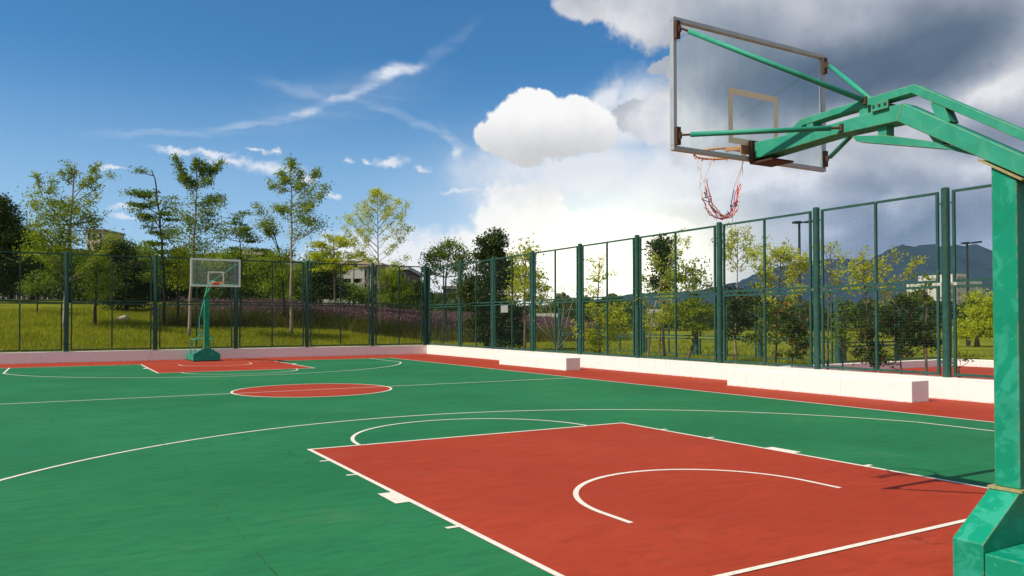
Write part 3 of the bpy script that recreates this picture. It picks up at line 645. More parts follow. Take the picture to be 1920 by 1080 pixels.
# ------------------------------------------------------------------ trees
DENS = 3.0
def FD(px, off):                                       # depth of a point off metres behind the right fence
    d = ray(px, 600); return (10.33-(CX-.0094*CY))/(d[0]-.0094*d[1])+off
def leaves(P3, size, up=.3):
    n = len(P3)
    nrm = npr.normal(size=(n, 3)); nrm[:, 2] += up*2; nrm /= np.linalg.norm(nrm, axis=1)[:, None]
    a = npr.normal(size=(n, 3)); a -= nrm*(a*nrm).sum(1)[:, None]; a /= np.linalg.norm(a, axis=1)[:, None]
    b_ = np.cross(nrm, a); s = size*(.6+.8*npr.rand(n))[:, None]
    V = np.stack([P3-a*s*.5, P3+b_*s*.30-nrm*s*.06, P3+a*s*.55, P3-b_*s*.30-nrm*s*.06], 1).reshape(-1, 3)
    return V, np.arange(4*n).reshape(-1, 4)
def make_tree(name, label, cat, group, base, D, trunk, blobs=(), mat='mid', bark='bark', tr=.07, leafsize=.11, dens=260, layered=False, sprays=(), depthf=.8, clump=.26, limbs=True):
    """base px x; trunk: list of photo px points upward; blobs (cx, cy, rx, ry[, weight]); sprays (x0,y0,x1,y1,n) leafy boughs"""
    sc = D/FOC
    T = [Vector(at(px, py, D)) for px, py in trunk]
    g = tz1(T[0].x, T[0].y)
    base_pt = Vector((T[0].x, T[0].y, g-.08)); root = empty(name, base_pt); tag(root, label, cat, group)
    T = [base_pt]+[q for q in T if q.z > g+.05]
    fwd = Vector((f_[0], f_[1], 0)).normalized(); rgt = Vector((r_[0], r_[1], 0)).normalized()
    mb = MB(); n = len(T)
    pts = []; 
    for i in range(n-1):
        for k in range(3): pts.append(T[i].lerp(T[i+1], k/3)+Vector((rng.uniform(-1, 1), rng.uniform(-1, 1), 0))*tr*.3*(1 if i+k else 0))
    pts.append(T[-1]); N = len(pts)
    rad = [tr*(1-.85*i/(N-1))+.004 for i in range(N)]; rad[0] *= 1.3
    mb.tube([q-base_pt for q in pts], rad, 7)
    LP = []
    def limb(p_from, p_to, r, sag=.1):
        mid = p_from.lerp(p_to, .5)+Vector((rng.uniform(-1, 1), rng.uniform(-1, 1), rng.uniform(-.3, .6)))*(p_to-p_from).length*.10
        mid.z -= (p_to-p_from).length*sag
        mb.tube([p_from-base_pt, mid-base_pt, p_to-base_pt], [r, r*.7, r*.3], 5); return mid
    def nearest_trunk(q):
        best = None
        for i in range(N):
            if pts[i].z > q.z-.15*abs((q-pts[i]).dot(rgt))-.1 and i > N//4: break
            best = pts[i]
        return best or pts[N//3]
    for bl in blobs:
        cx, cy, rx, ry = bl[:4]; wt = bl[4] if len(bl) > 4 else 1.
        rxw, ryw = rx*sc, ry*sc; rd = max(min(rxw, ryw*1.6), .2)*depthf
        c = Vector(at(cx, cy, D))+fwd*rng.uniform(-.5, .5)*rd*.6
        nt_ = nearest_trunk(c)
        k = max(6, int(rxw*ryw*3.1*(18 if mat == 'dark' else 10)*(wt**.5)))
        if limbs: limb(nt_, c, tr*.35)
        for j in range(k):
            u = npr.normal(size=3); u /= np.linalg.norm(u); rr = npr.rand()**.42
            q = c+rgt*(u[0]*rxw*rr)+fwd*(u[1]*rd*rr)+Vector((0, 0, u[2]*ryw*rr))
            if limbs and rng.random() < .35: limb(c.lerp(nt_, rng.random()*.5), q, tr*.16)
            nl = int(dens*DENS*{'dark': 2.0, 'fruit': 1.7, 'redleaf': 1.7}.get(mat, 1.)*3.1*rxw*ryw*wt/k*rng.uniform(.5, 1.6)); s = clump*rng.uniform(.6, 1.3)
            g3 = npr.normal(size=(max(nl, 2), 3))*np.array([s, s, s*(.3 if layered else .6)])
            LP.append(np.array(q)[None]+g3)
    for sp in sprays:
        x0, y0, x1, y1, nl = sp
        dd = rng.uniform(-1, 1)*.5*abs(x1-x0)*sc
        a = Vector(at(x0, y0, D)); b_ = Vector(at(x1, y1, D))+fwd*dd*1.2
        mid = a.lerp(b_, .5)+Vector((0, 0, -.06*(b_-a).length)); 
        mb.tube([a-base_pt, mid-base_pt, b_-base_pt], [tr*.28, tr*.2, .006], 5)
        for j in range(nl):
            tt = .25+.78*rng.random()**.8; q = (a.lerp(mid, tt*2) if tt < .5 else mid.lerp(b_, tt*2-1)); q = q+Vector((rng.gauss(0, 1), rng.gauss(0, 1), rng.gauss(0, 1)))*.07
            cs = min(1., D/37.); LP.append(np.array(q)[None]+npr.normal(size=(int(rng.randint(20, 36)*cs**1.6), 3))*np.array([.11, .11, .09])*cs)
    mb.build('trunk', M[bark], root, smooth=True)
    if LP:
        A = np.concatenate(LP)-np.array(base_pt)[None]; V, F = leaves(A, leafsize*.92); fast_mesh('crown', V, F, L[mat], root)
    return root
def cone_sprays(x, y0, y1, w, n, nl, lean=.75):
    """ascending boughs on a leader at px x from y0 (low) to y1 (top)"""
    o = []
    for i in range(n):
        t_ = i/(n-1); y = y0+(y1-y0)*t_*.97; sgn = 1 if i % 2 else -1
        ww = w*(.35+1.0*math.sin(math.pi*min(1, (t_*.8+.2)))**.8)*(1-t_*.62)*rng.uniform(.65, 1.1)
        o.append((x, y, x+sgn*ww, y-ww*lean*rng.uniform(.8, 1.5), int(nl*(.5+ww/w))))
        if rng.random() < .6: o.append((x, y-4, x-sgn*ww*.6, y-4-ww*.8*rng.uniform(.8, 1.4), int(nl*.5)))
    return o
TG = 'trees on the grassy slope behind the far fence'
make_tree('broadleaf_tree', 'dark dense broadleaf tree cut by the left edge of the photo', 'tree', TG, 0, 47, [(-12, 560), (-10, 500), (0, 430)],
          [(-5, 400, 42, 34), (14, 430, 44, 34), (-10, 460, 60, 38), (40, 455, 38, 26), (20, 495, 50, 28), (-10, 520, 45, 25), (62, 480, 24, 20)], 'dark', 'bark_dark', .13, .12, 330)
make_tree('broadleaf_tree', 'tall open yellowish tree with bare upper twigs behind the leftmost thick fence post', 'tree', TG, 125, 36, [(121, 650), (123, 560), (128, 470), (134, 400), (139, 340), (140, 303)],
          [(92, 372, 30, 22), (80, 405, 26, 24), (112, 400, 34, 26), (140, 395, 32, 24), (95, 440, 36, 26), (135, 445, 34, 26), (160, 415, 18, 20), (70, 440, 16, 20), (112, 480, 40, 22), (60, 470, 20, 14), (180, 490, 24, 16)], 'olive', 'bark_pale', .085, .10, 230,
          sprays=[(139, 350, 110, 318, 10), (139, 340, 130, 308, 14), (139, 360, 180, 325, 16), (138, 372, 195, 312, 18), (137, 380, 202, 325, 12), (137, 395, 200, 368, 8), (80, 370, 68, 325, 10), (70, 400, 52, 366, 8), (136, 420, 198, 400, 6),
                  (123, 520, 60, 475, 16), (123, 525, 40, 430, 10), (125, 525, 215, 470, 16), (125, 530, 238, 445, 10), (90, 365, 98, 335, 9)])
make_tree('young_tree', 'small low round headed young tree high on the slope, between the first two fence posts', 'tree', TG, 70, 39.5, [(69, 584), (70, 560), (70, 545)], [(70, 528, 26, 20), (55, 540, 16, 12), (86, 522, 16, 14)], 'mid', 'bark_dark', .05, .11, 200)
make_tree('young_tree', 'small multi stemmed young tree with a dark fluted trunk left of the dark evergreen', 'tree', TG, 178, 37.2, [(177, 609), (178, 580), (180, 555), (182, 520)], [(180, 548, 26, 26, .7), (172, 520, 30, 26, .8), (192, 500, 26, 30, .8), (175, 470, 20, 24, .6), (182, 440, 14, 18, .5), (205, 535, 20, 18, .7)], 'olive', 'bark_dark', .09, .11, 190)
make_tree('evergreen_tree', 'dark dense evergreen whose crown reaches down to the grass beside the pale boulder', 'tree', TG, 235, 43, [(238, 585), (236, 520), (234, 460)],
          [(233, 470, 20, 24), (222, 500, 30, 28), (250, 505, 30, 30), (235, 540, 44, 30), (258, 560, 24, 18), (214, 556, 26, 20), (270, 530, 18, 22), (205, 478, 16, 16)], 'dark', 'bark_dark', .1, .11, 420)
make_tree('layered_tree', 'tree with flat dark green layered boughs and a bent bare top', 'tree', TG, 300, 38, [(307, 605), (308, 540), (303, 450), (296, 380), (290, 335), (284, 318)],
          [(268, 322, 16, 4.5), (258, 365, 22, 9), (290, 362, 30, 10), (275, 385, 34, 11), (312, 380, 22, 12), (285, 405, 36, 12), (318, 408, 18, 14), (292, 432, 34, 12), (322, 440, 14, 16), (285, 458, 24, 10), (300, 480, 36, 12), (320, 505, 26, 14), (290, 515, 24, 14)], 'mid', 'bark_dark', .085, .10, 330, layered=True, clump=.2)
make_tree('broadleaf_tree', 'slim tree with a dark lower trunk filling the gap just left of the distant hoop', 'tree', TG, 333, 38.7, [(333, 600), (333, 560), (335, 500), (338, 460)], [(330, 480, 30, 20), (352, 500, 26, 24), (335, 525, 26, 20), (365, 520, 20, 18), (350, 470, 24, 16)], 'yellow', 'bark_dark', .075, .10, 230)
make_tree('tall_tree', 'tall upright pale green tree with a forked pointed top directly left of the distant hoop', 'tree', TG, 352, 35.8, [(354, 655), (356, 560), (362, 470), (367, 400), (369, 340), (370, 305)],
          [(368, 415, 34, 26, .8), (350, 440, 26, 20, .8), (392, 425, 22, 20, .7), (366, 380, 18, 22, .5), (378, 460, 36, 18, .7), (345, 400, 14, 14, .5), (400, 460, 14, 14, .5)], 'mid', 'bark_pale', .075, .10, 210,
          sprays=[(369, 330, 368, 298, 16), (369, 340, 385, 305, 20), (369, 345, 406, 302, 30), (369, 360, 330, 296, 34), (368, 370, 325, 318, 22), (368, 380, 402, 370, 14), (368, 395, 420, 365, 16), (367, 410, 428, 385, 16), (367, 420, 326, 395, 14), (369, 350, 352, 335, 14), (369, 355, 395, 340, 14)])
make_tree('broadleaf_tree', 'small bushy green tree just right of the distant backboard with its top above the fence', 'tree', TG, 450, 41, [(451, 600), (451, 540), (451, 470), (450, 420)],
          [(450, 410, 18, 10), (432, 425, 20, 12), (462, 430, 22, 14), (445, 445, 32, 10), (470, 452, 18, 12), (418, 440, 14, 10), (460, 398, 12, 8), (490, 470, 18, 16), (440, 475, 26, 14), (480, 500, 26, 20)], 'mid', 'bark_dark', .075, .10, 260, layered=True, clump=.2)
make_tree('tall_tree', 'tallest thin tree near the middle of the far fence with an open tufted crown', 'tree', TG, 545, 38.5, [(546, 650), (545, 580), (546, 500), (547, 430), (547, 370), (546, 305)],
          [(545, 402, 24, 18), (580, 420, 26, 16), (560, 440, 22, 12, .7), (596, 428, 12, 8, .7), (546, 322, 8, 20, .8)], 'olive', 'bark_pale', .08, .10, 260,
          sprays=[(546, 320, 546, 299, 16), (547, 340, 522, 322, 18), (547, 345, 565, 322, 12), (547, 360, 505, 345, 16), (547, 370, 596, 325, 20), (547, 385, 600, 345, 14), (547, 395, 604, 362, 14), (547, 400, 508, 385, 14), (547, 410, 618, 358, 18), (547, 420, 590, 385, 14), (547, 350, 575, 345, 12), (547, 330, 530, 345, 12)])
make_tree('forked_tree', 'thin tree with a leaning forked dark trunk just left of the tallest tree', 'tree', TG, 533, 40.5, [(533, 612), (533, 560), (528, 500), (520, 460), (514, 440)],
          [(497, 418, 18, 14), (510, 430, 14, 10, .7), (492, 400, 12, 14, .5), (520, 480, 26, 18), (495, 500, 24, 20), (525, 515, 22, 20), (505, 540, 26, 18)], 'olive', 'bark_dark', .08, .10, 230,
          sprays=[(520, 465, 484, 385, 18), (515, 450, 490, 420, 10), (528, 500, 560, 440, 8), (522, 470, 508, 400, 10)])
make_tree('broadleaf_tree', 'bushy yellow green tree between the tallest thin tree and the pale conical tree', 'tree', TG, 625, 44, [(628, 600), (627, 540), (626, 480), (625, 445)],
          [(625, 446, 20, 12), (608, 462, 26, 12), (642, 460, 24, 12), (625, 480, 44, 12), (590, 478, 16, 9), (665, 478, 20, 9), (615, 498, 30, 12), (650, 500, 26, 12), (690, 486, 14, 8)], 'yellow', 'bark', .075, .11, 270, layered=True, clump=.22)
make_tree('conical_tree', 'pale yellow sparse conical young tree with very fine airy boughs above the far fence', 'tree', TG, 708, 40.8, [(713, 650), (711, 560), (709, 480), (708, 420), (707, 358)], [], 'pale', 'bark_pale', .05, .085, 200,
          sprays=cone_sprays(708, 500, 362, 58, 22, 9, .85)+[(708, 500, 664, 470, 9), (709, 500, 765, 482, 9), (709, 515, 740, 505, 7), (708, 372, 706, 350, 10)])
make_tree('broadleaf_tree', 'low yellow green tree beside the pale conical tree, behind the last far fence bay', 'tree', TG, 738, 46, [(735, 600), (735, 560), (736, 520)], [(738, 510, 26, 16), (728, 530, 30, 16), (752, 530, 24, 18), (742, 552, 34, 14)], 'olive', 'bark', .08, .11, 300, clump=.22)
make_tree('evergreen_tree', 'dark rounded evergreen shrub like tree under the yellow green tree', 'tree', TG, 600, 47, [(602, 580), (602, 540)], [(600, 528, 32, 26), (625, 545, 26, 20), (585, 550, 24, 18), (608, 510, 22, 14)], 'dark', 'bark_dark', .1, .11, 420)
make_tree('evergreen_tree', 'small dark tree right of the sandy building, left of the corner of the fences', 'tree', TG, 785, 60, [(783, 575), (784, 550)], [(784, 545, 20, 12), (786, 532, 10, 9), (772, 556, 18, 8), (800, 555, 16, 8)], 'dark', 'bark_dark', .1, .14, 300)
make_tree('broadleaf_tree', 'round crowned green tree with bare forked trunk behind the corner of the fences', 'tree', TG, 835, 42, [(837, 640), (836, 590), (834, 550), (838, 505), (842, 480)],
          [(845, 470, 30, 18), (825, 478, 22, 14), (865, 485, 20, 18), (805, 490, 20, 14), (850, 500, 32, 12), (812, 508, 22, 10, .8), (870, 505, 14, 14, .8), (800, 510, 12, 10, .7), (840, 458, 14, 8)], 'mid', 'bark_dark', .085, .11, 300, clump=.22,
          sprays=[(835, 560, 815, 520, 3), (836, 545, 866, 515, 4)])
TR = 'trees and shrubs beyond the right fence'
make_tree('evergreen_tree', 'largest dark pointed evergreen just right of the fence corner, reaching down to the wall', 'tree', TR, 925, FD(925, 2.2), [(925, 655), (925, 560), (925, 470), (926, 430)],
          [(928, 440, 18, 12), (925, 460, 30, 18), (922, 490, 40, 24), (935, 520, 48, 28), (915, 555, 46, 30), (940, 590, 52, 32), (905, 610, 30, 30), (950, 625, 40, 24), (925, 635, 44, 18), (888, 540, 18, 26)], 'dark', 'bark_dark', .14, .12, 330, clump=.2)
make_tree('broadleaf_tree', 'bright yellow green tree leaning against the right side of the big dark evergreen', 'tree', TR, 985, FD(985, 3.4), [(985, 655), (984, 560), (985, 480)],
          [(985, 466, 20, 10), (978, 480, 18, 12), (995, 500, 30, 22), (1012, 530, 24, 22), (990, 545, 34, 26), (1015, 565, 26, 18)], 'yellow', 'bark', .09, .11, 250, clump=.2)
make_tree('bare_shrub', 'leafless pale fan of thin stems behind the fence right of the yellow green tree', 'shrub', TR, 1040, FD(1040, 1.2), [(1044, 655), (1044, 646)], [], 'pale', 'bark_pale', .045, .05, 100,
          sprays=[(1044, 655, 1012, 575, 0), (1044, 652, 1028, 555, 0), (1044, 655, 1078, 545, 1), (1044, 650, 1060, 560, 1), (1044, 655, 1095, 585, 0), (1030, 610, 1018, 540, 0), (1058, 600, 1052, 530, 1), (1044, 640, 1000, 600, 0), (1060, 590, 1085, 540, 1)])
make_tree('young_tree', 'bright yellow small tree in the fence bay under the brightest part of the sky', 'tree', TR, 1118, FD(1118, 1.6), [(1116, 668), (1118, 600), (1122, 530), (1125, 485)],
          [(1122, 492, 18, 14, .7), (1110, 515, 18, 14, .7), (1132, 520, 16, 14, .7), (1112, 545, 20, 12, .7)], 'pale', 'bark', .05, .08, 300, clump=.12)
make_tree('leafy_shrub', 'wide yellow green shrub below the bright yellow tree in the same fence bay', 'shrub', TR, 1130, FD(1130, 1.5), [(1125, 668), (1125, 610)],
          [(1120, 595, 42, 26), (1160, 590, 30, 22), (1100, 620, 26, 26), (1145, 625, 36, 26), (1120, 645, 30, 18)], 'yellow', 'bark', .05, .09, 260, clump=.14)
make_tree('evergreen_tree', 'dark upright tree with an oval head two bays left of the street lamp', 'tree', TR, 1243, FD(1243, 6.), [(1245, 665), (1244, 600), (1243, 500)],
          [(1240, 458, 18, 14), (1245, 478, 28, 18), (1238, 505, 26, 18), (1255, 525, 24, 16), (1235, 535, 18, 14)], 'dark', 'bark_dark', .08, .11, 380, clump=.18)
make_tree('young_tree', 'airy yellow sapling overlapping the oval dark tree in the same fence bay', 'tree', TR, 1262, FD(1240, 1.0), [(1215, 668), (1222, 600), (1240, 530), (1262, 470)], [], 'pale', 'bark_pale', .035, .075, 200,
          sprays=[(1250, 505, 1295, 445, 14), (1255, 490, 1270, 442, 14), (1245, 520, 1220, 480, 12), (1240, 535, 1275, 490, 16), (1235, 550, 1205, 520, 10), (1238, 540, 1262, 515, 14), (1230, 570, 1270, 545, 16), (1228, 580, 1200, 560, 12), (1225, 600, 1260, 580, 12)])
make_tree('broadleaf_tree', 'full mid green tree with slanting low trunks below and left of the net', 'tree', TR, 1300, FD(1300, 2.0), [(1290, 672), (1300, 640), (1306, 600), (1305, 540)],
          [(1302, 500, 22, 16), (1290, 520, 30, 18), (1315, 525, 24, 18), (1300, 550, 40, 20), (1290, 580, 38, 22), (1325, 580, 22, 24), (1312, 615, 26, 20)], 'olive', 'bark', .055, .09, 300, clump=.15)
make_tree('young_tree', 'tall sparse pale sapling directly below the torn net', 'tree', TR, 1385, FD(1385, 2.2), [(1378, 680), (1380, 600), (1382, 520), (1384, 430)], [], 'pale', 'bark_pale', .03, .07, 200,
          sprays=cone_sprays(1383, 510, 432, 34, 12, 9, .8))
make_tree('leafy_shrub', 'brownish green shrub at the foot of the tall sparse sapling', 'shrub', TR, 1385, FD(1385, 1.0), [(1380, 682), (1380, 620)],
          [(1378, 560, 26, 24, .8), (1395, 590, 26, 24, .8), (1375, 610, 18, 26, .8), (1410, 555, 18, 16, .6), (1430, 560, 20, 14, .5)], 'redleaf', 'bark', .04, .085, 270, clump=.13)
make_tree('young_tree', 'open yellow sapling just left of the first street lamp', 'tree', TR, 1460, FD(1460, 2.0), [(1455, 685), (1457, 600), (1462, 530), (1465, 470)], [], 'pale', 'bark', .035, .08, 200,
          sprays=cone_sprays(1462, 545, 470, 48, 14, 13, .6)+[(1460, 560, 1420, 530, 14), (1460, 560, 1505, 535, 16), (1460, 575, 1430, 560, 12), (1460, 580, 1495, 560, 14)])
make_tree('fruit_shrub', 'dense green bush dotted with orange fruit beside the wall, left of the thick post', 'shrub', TR, 1487, FD(1487, .9), [(1485, 687), (1486, 650)],
          [(1487, 640, 32, 26), (1470, 620, 18, 18), (1500, 605, 26, 22), (1490, 665, 28, 18), (1478, 585, 22, 18, .7), (1510, 580, 18, 16, .6), (1505, 640, 20, 24)], 'fruit', 'bark', .035, .07, 420, clump=.1)
make_tree('young_tree', 'thin yellow sapling between the orange fruited bush and the broad reddish bush', 'tree', TR, 1560, FD(1560, 2.0), [(1552, 690), (1553, 600), (1556, 520), (1558, 460)], [], 'pale', 'bark', .03, .07, 200,
          sprays=[(1556, 500, 1580, 478, 10), (1556, 495, 1540, 448, 8), (1555, 520, 1585, 500, 12), (1555, 520, 1530, 480, 10), (1555, 540, 1580, 520, 10), (1554, 560, 1530, 540, 8), (1556, 480, 1565, 455, 8)])
make_tree('young_tree', 'widest yellow green sapling in front of the blue mountain, above the reddish bush', 'tree', TR, 1625, FD(1625, 2.3), [(1640, 692), (1630, 620), (1622, 540), (1618, 480)],
          [(1612, 495, 20, 12, .6), (1605, 515, 22, 14, .7), (1630, 520, 22, 14, .7), (1615, 540, 28, 14, .8)], 'yellow', 'bark', .035, .075, 300, clump=.11,
          sprays=[(1620, 520, 1617, 470, 16), (1624, 550, 1688, 465, 26), (1626, 570, 1705, 488, 24), (1622, 530, 1590, 490, 14), (1628, 590, 1680, 540, 16), (1620, 510, 1660, 480, 14)])
make_tree('reddish_shrub', 'broad dark bush with reddish leaves against the wall in the wide fence bay', 'shrub', TR, 1690, FD(1690, 1.0), [(1690, 696), (1688, 660)],
          [(1690, 640, 46, 26), (1655, 610, 34, 24), (1715, 610, 36, 28), (1640, 650, 32, 26), (1735, 645, 28, 24), (1675, 580, 30, 18, .8), (1705, 570, 24, 18, .7), (1620, 620, 20, 24, .7), (1620, 665, 26, 18), (1652, 675, 26, 14), (1750, 610, 18, 22, .7)], 'redleaf', 'bark', .03, .07, 400, clump=.1)
make_tree('broadleaf_tree', 'small green tree before the white tower block, left of the thickest fence post', 'tree', TR, 1735, FD(1735, 5.), [(1736, 690), (1736, 600), (1738, 540)], [(1728, 518, 22, 8, .7), (1730, 535, 24, 9, .8), (1714, 548, 22, 10, .8), (1738, 560, 14, 10, .7)], 'mid', 'bark', .05, .09, 300, layered=True, clump=.13)
make_tree('broadleaf_tree', 'bright green tree in front of the white tower block beside the hoop post', 'tree', TR, 1830, 40, [(1832, 650), (1832, 590)], [(1842, 560, 20, 12), (1836, 580, 22, 16), (1855, 578, 28, 22), (1830, 602, 24, 16), (1848, 615, 36, 18), (1800, 632, 30, 12)], 'yellow', 'bark', .12, .13, 260)
make_tree('leafy_shrub', 'low spreading green shrub between the thickest fence post and the hoop post', 'shrub', TR, 1800, FD(1800, .7), [(1798, 700), (1798, 690)], [(1800, 668, 26, 6, .8), (1780, 676, 14, 7, .8), (1822, 664, 16, 4, .7)], 'olive', 'bark', .02, .06, 500, clump=.06)
make_tree('leafy_shrub', 'green shrub in front of the small white flat roofed building', 'shrub', TR, 1238, FD(1238, 2.), [(1238, 668), (1238, 640)], [(1235, 585, 28, 20, .8), (1255, 600, 26, 20, .8), (1225, 615, 20, 20, .8), (1250, 560, 20, 16, .7)], 'yellow', 'bark', .04, .08, 300, clump=.13)
make_tree('leafy_shrub', 'mid green shrub between the brownish shrub and the orange fruited bush', 'shrub', TR, 1432, FD(1432, 1.6), [(1430, 684), (1430, 650)], [(1430, 600, 26, 22, .8), (1440, 575, 24, 18, .8), (1420, 630, 20, 22, .8), (1450, 625, 16, 20, .8)], 'mid', 'bark', .035, .08, 330, clump=.12)
make_tree('leafy_shrub', 'mid green shrub at the foot of the thin sapling, left of the broad reddish bush', 'shrub', TR, 1580, FD(1580, 1.8), [(1580, 690), (1580, 650)], [(1580, 600, 22, 20, .8), (1570, 630, 20, 22, .8), (1595, 640, 20, 20, .8), (1585, 570, 20, 14, .7)], 'mid', 'bark', .03, .075, 330, clump=.11)
# backdrop trees further off, left to right
BG = 'background trees closing off the park'
bgt = [(20, 62, 520, 60, 28, 'dark', 'dark hedge like tree below the old house at the left edge'), (110, 60, 530, 60, 24, 'dark', 'dark hedge like tree right of the old house, behind the small young tree'),
       (190, 64, 512, 50, 30, 'mid', 'green background tree behind the multi stemmed young tree'), (300, 58, 530, 55, 34, 'dark', 'dark background tree behind the layered tree'),
       (395, 70, 506, 46, 30, 'mid', 'green background tree seen through the distant backboard'), (400, 60, 520, 50, 26, 'dark', 'dark background tree low behind the distant backboard'),
       (478, 62, 520, 40, 34, 'mid', 'green background tree right of the distant backboard'), (520, 66, 535, 36, 24, 'olive', 'olive background tree in front of the long apartment block'),
       (655, 66, 548, 34, 16, 'mid', 'low green background tree in front of the apartment balconies'), (700, 68, 556, 30, 12, 'dark', 'low dark background tree at the right foot of the apartment block'),
       (130, 50, 500, 44, 30, 'mid', 'mid green background tree behind the leftmost thick fence post'),
       (215, 54, 480, 34, 36, 'mid', 'mid green background tree rising behind the dark evergreen'),
       (335, 52, 500, 46, 34, 'mid', 'mid green background tree between the layered tree and the tall forked top tree'),
       (430, 54, 500, 44, 34, 'olive', 'olive background tree behind the right edge of the distant backboard'),
       (500, 56, 510, 40, 34, 'mid', 'mid green background tree behind the leaning forked trunk'),
       (590, 56, 505, 40, 32, 'mid', 'mid green background tree between the tallest thin tree and the dark rounded evergreen'),
       (60, 52, 500, 40, 30, 'dark', 'dark background tree between the old house and the tall yellowish tree'),
       (150, 58, 545, 46, 20, 'dark', 'dark low background tree behind the pale house front'),
       (270, 56, 490, 34, 34, 'olive', 'olive background tree right of the dark evergreen'),
       (345, 62, 545, 60, 22, 'dark', 'dark low background tree left of the distant hoop post'),
       (440, 58, 550, 50, 22, 'dark', 'dark low background tree right of the distant hoop post'),
       (560, 60, 525, 22, 30, 'mid', 'green background tree behind the tallest thin tree'),
       (745, 64, 560, 40, 14, 'mid', 'low green background tree beside the brown fronted block'),
       (560, 62, 555, 30, 16, 'olive', 'low olive background tree between the two tall thin trunks')]
for x, D, cy, rx, ry, mt, lab in bgt:
    make_tree('background_tree', lab, 'tree', BG, x, D, [(x, 590), (x, cy)], [(x, cy, rx, ry), (x-rx*.5, cy+ry*.4, rx*.6, ry*.7), (x+rx*.5, cy+ry*.3, rx*.6, ry*.8), (x+rx*.1, cy-ry*.5, rx*.5, ry*.5)], mt, 'bark_dark', .14, .18, 110, clump=.4)
# distant wood on the right (one mass)
P3 = []
for i in range(46000):
    px = rng.uniform(780, 2050); D = rng.uniform(62, 95); top = 566+10*math.sin(px*.021)+8*math.sin(px*.057+1)+6*math.sin(px*.13)
    if 1140 < px < 1240: top += 4
    P3.append(at(px, rng.uniform(top, 612)+rng.uniform(-3, 3), D))
V, F = leaves(np.array(P3), .5); tag(fast_mesh('distant_wood', V, F, L['dark']), 'far dark green wood along the horizon beyond the right fence', 'trees', kind='stuff')

# ------------------------------------------------------------------ grass and lavender
def blades(n, xf, yf, h, wd, keep=None):
    x = npr.uniform(xf[0], xf[1], n); y = npr.uniform(yf[0], yf[1], n)
    if keep is not None: k = keep(x, y); x, y = x[k], y[k]
    n = len(x); z = tz(x, y)-.01; hh = h*(.35+npr.rand(n)+.9*np.clip(np.sin(x*1.3+np.sin(y*1.9)*2)*np.sin(y*1.7+x*.6)-.35, 0, 1)); a = npr.rand(n)*6.283; dx, dy = np.cos(a)*wd, np.sin(a)*wd
    lx, ly = npr.normal(size=n)*hh*.35, npr.normal(size=n)*hh*.35
    V = np.stack([np.stack([x-dx, y-dy, z], 1), np.stack([x+dx, y+dy, z], 1), np.stack([x+lx+dx*.2, y+ly+dy*.2, z+hh], 1), np.stack([x+lx-dx*.2, y+ly-dy*.2, z+hh], 1)], 1).reshape(-1, 3)
    return V, np.arange(4*n).reshape(-1, 4)
L['grass'] = leaf_mat('grass_blades', (.13, .18, .010), (.38, .39, .018), .45, (.26, .20, .05))
L['tall'] = leaf_mat('lavender_stems', (.06, .075, .012), (.14, .14, .025), .35)
L['purple'] = leaf_mat('lavender_flowers', (.09, .055, .06), (.18, .10, .13), .25)
def lav_front(x): return 37.0-np.clip((x-1)*.12, 0, 1.6)-np.clip((x-7)*.9, 0, 3.4)
lavk = lambda x, y: (y > lav_front(x)) & (y < 44) & (x > -.5+.6*np.sin(y*3))
V, F = blades(110000, (-9.5, 12.5), (31.7, 45), .14, .012, lambda x, y: ~((y > lav_front(x)) & (x > 0)))
V2, F2 = blades(30000, (10.8, 15.8), (5, 31), .10, .012, lambda x, y: (x < 12.3) | (y > 12.3)); 
V3, F3 = blades(9000, (16, 26), (12.5, 40), .14, .02)
V = np.concatenate([V, V2, V3]); tag(fast_mesh('grass', V, np.arange(len(V)).reshape(-1, 4), L['grass']), 'short sunlit yellow green grass on the slope and behind the right wall', 'grass', kind='stuff')
V, F = blades(60000, (-.8, 24), (32.0, 44), .55, .012, lavk); nF = len(F)
x = npr.uniform(-.8, 24, 60000); y = npr.uniform(32., 44, 60000); k = lavk(x, y)&(npr.rand(len(x)) < np.clip((x+.5)/9, .04, .6)*np.clip((y-lav_front(x)-.6)/3.5, .02, 1)); x, y = x[k], y[k]
hh = .55+.3*npr.rand(len(x)); P3 = np.stack([x, y, tz(x, y)+hh], 1); P3 = np.concatenate([P3, P3+[0, 0, .07], P3-[0, 0, .06]]); V2, F2 = leaves(P3, .075)
V = np.concatenate([V, V2]); F = np.arange(len(V)).reshape(-1, 4); mi = np.zeros(len(F)); mi[nF:] = 1
tag(fast_mesh('lavender', V, F, [L['tall'], L['purple']], mi=mi), 'purple flowering lavender field on the slope behind the far fence', 'flowers', kind='stuff')

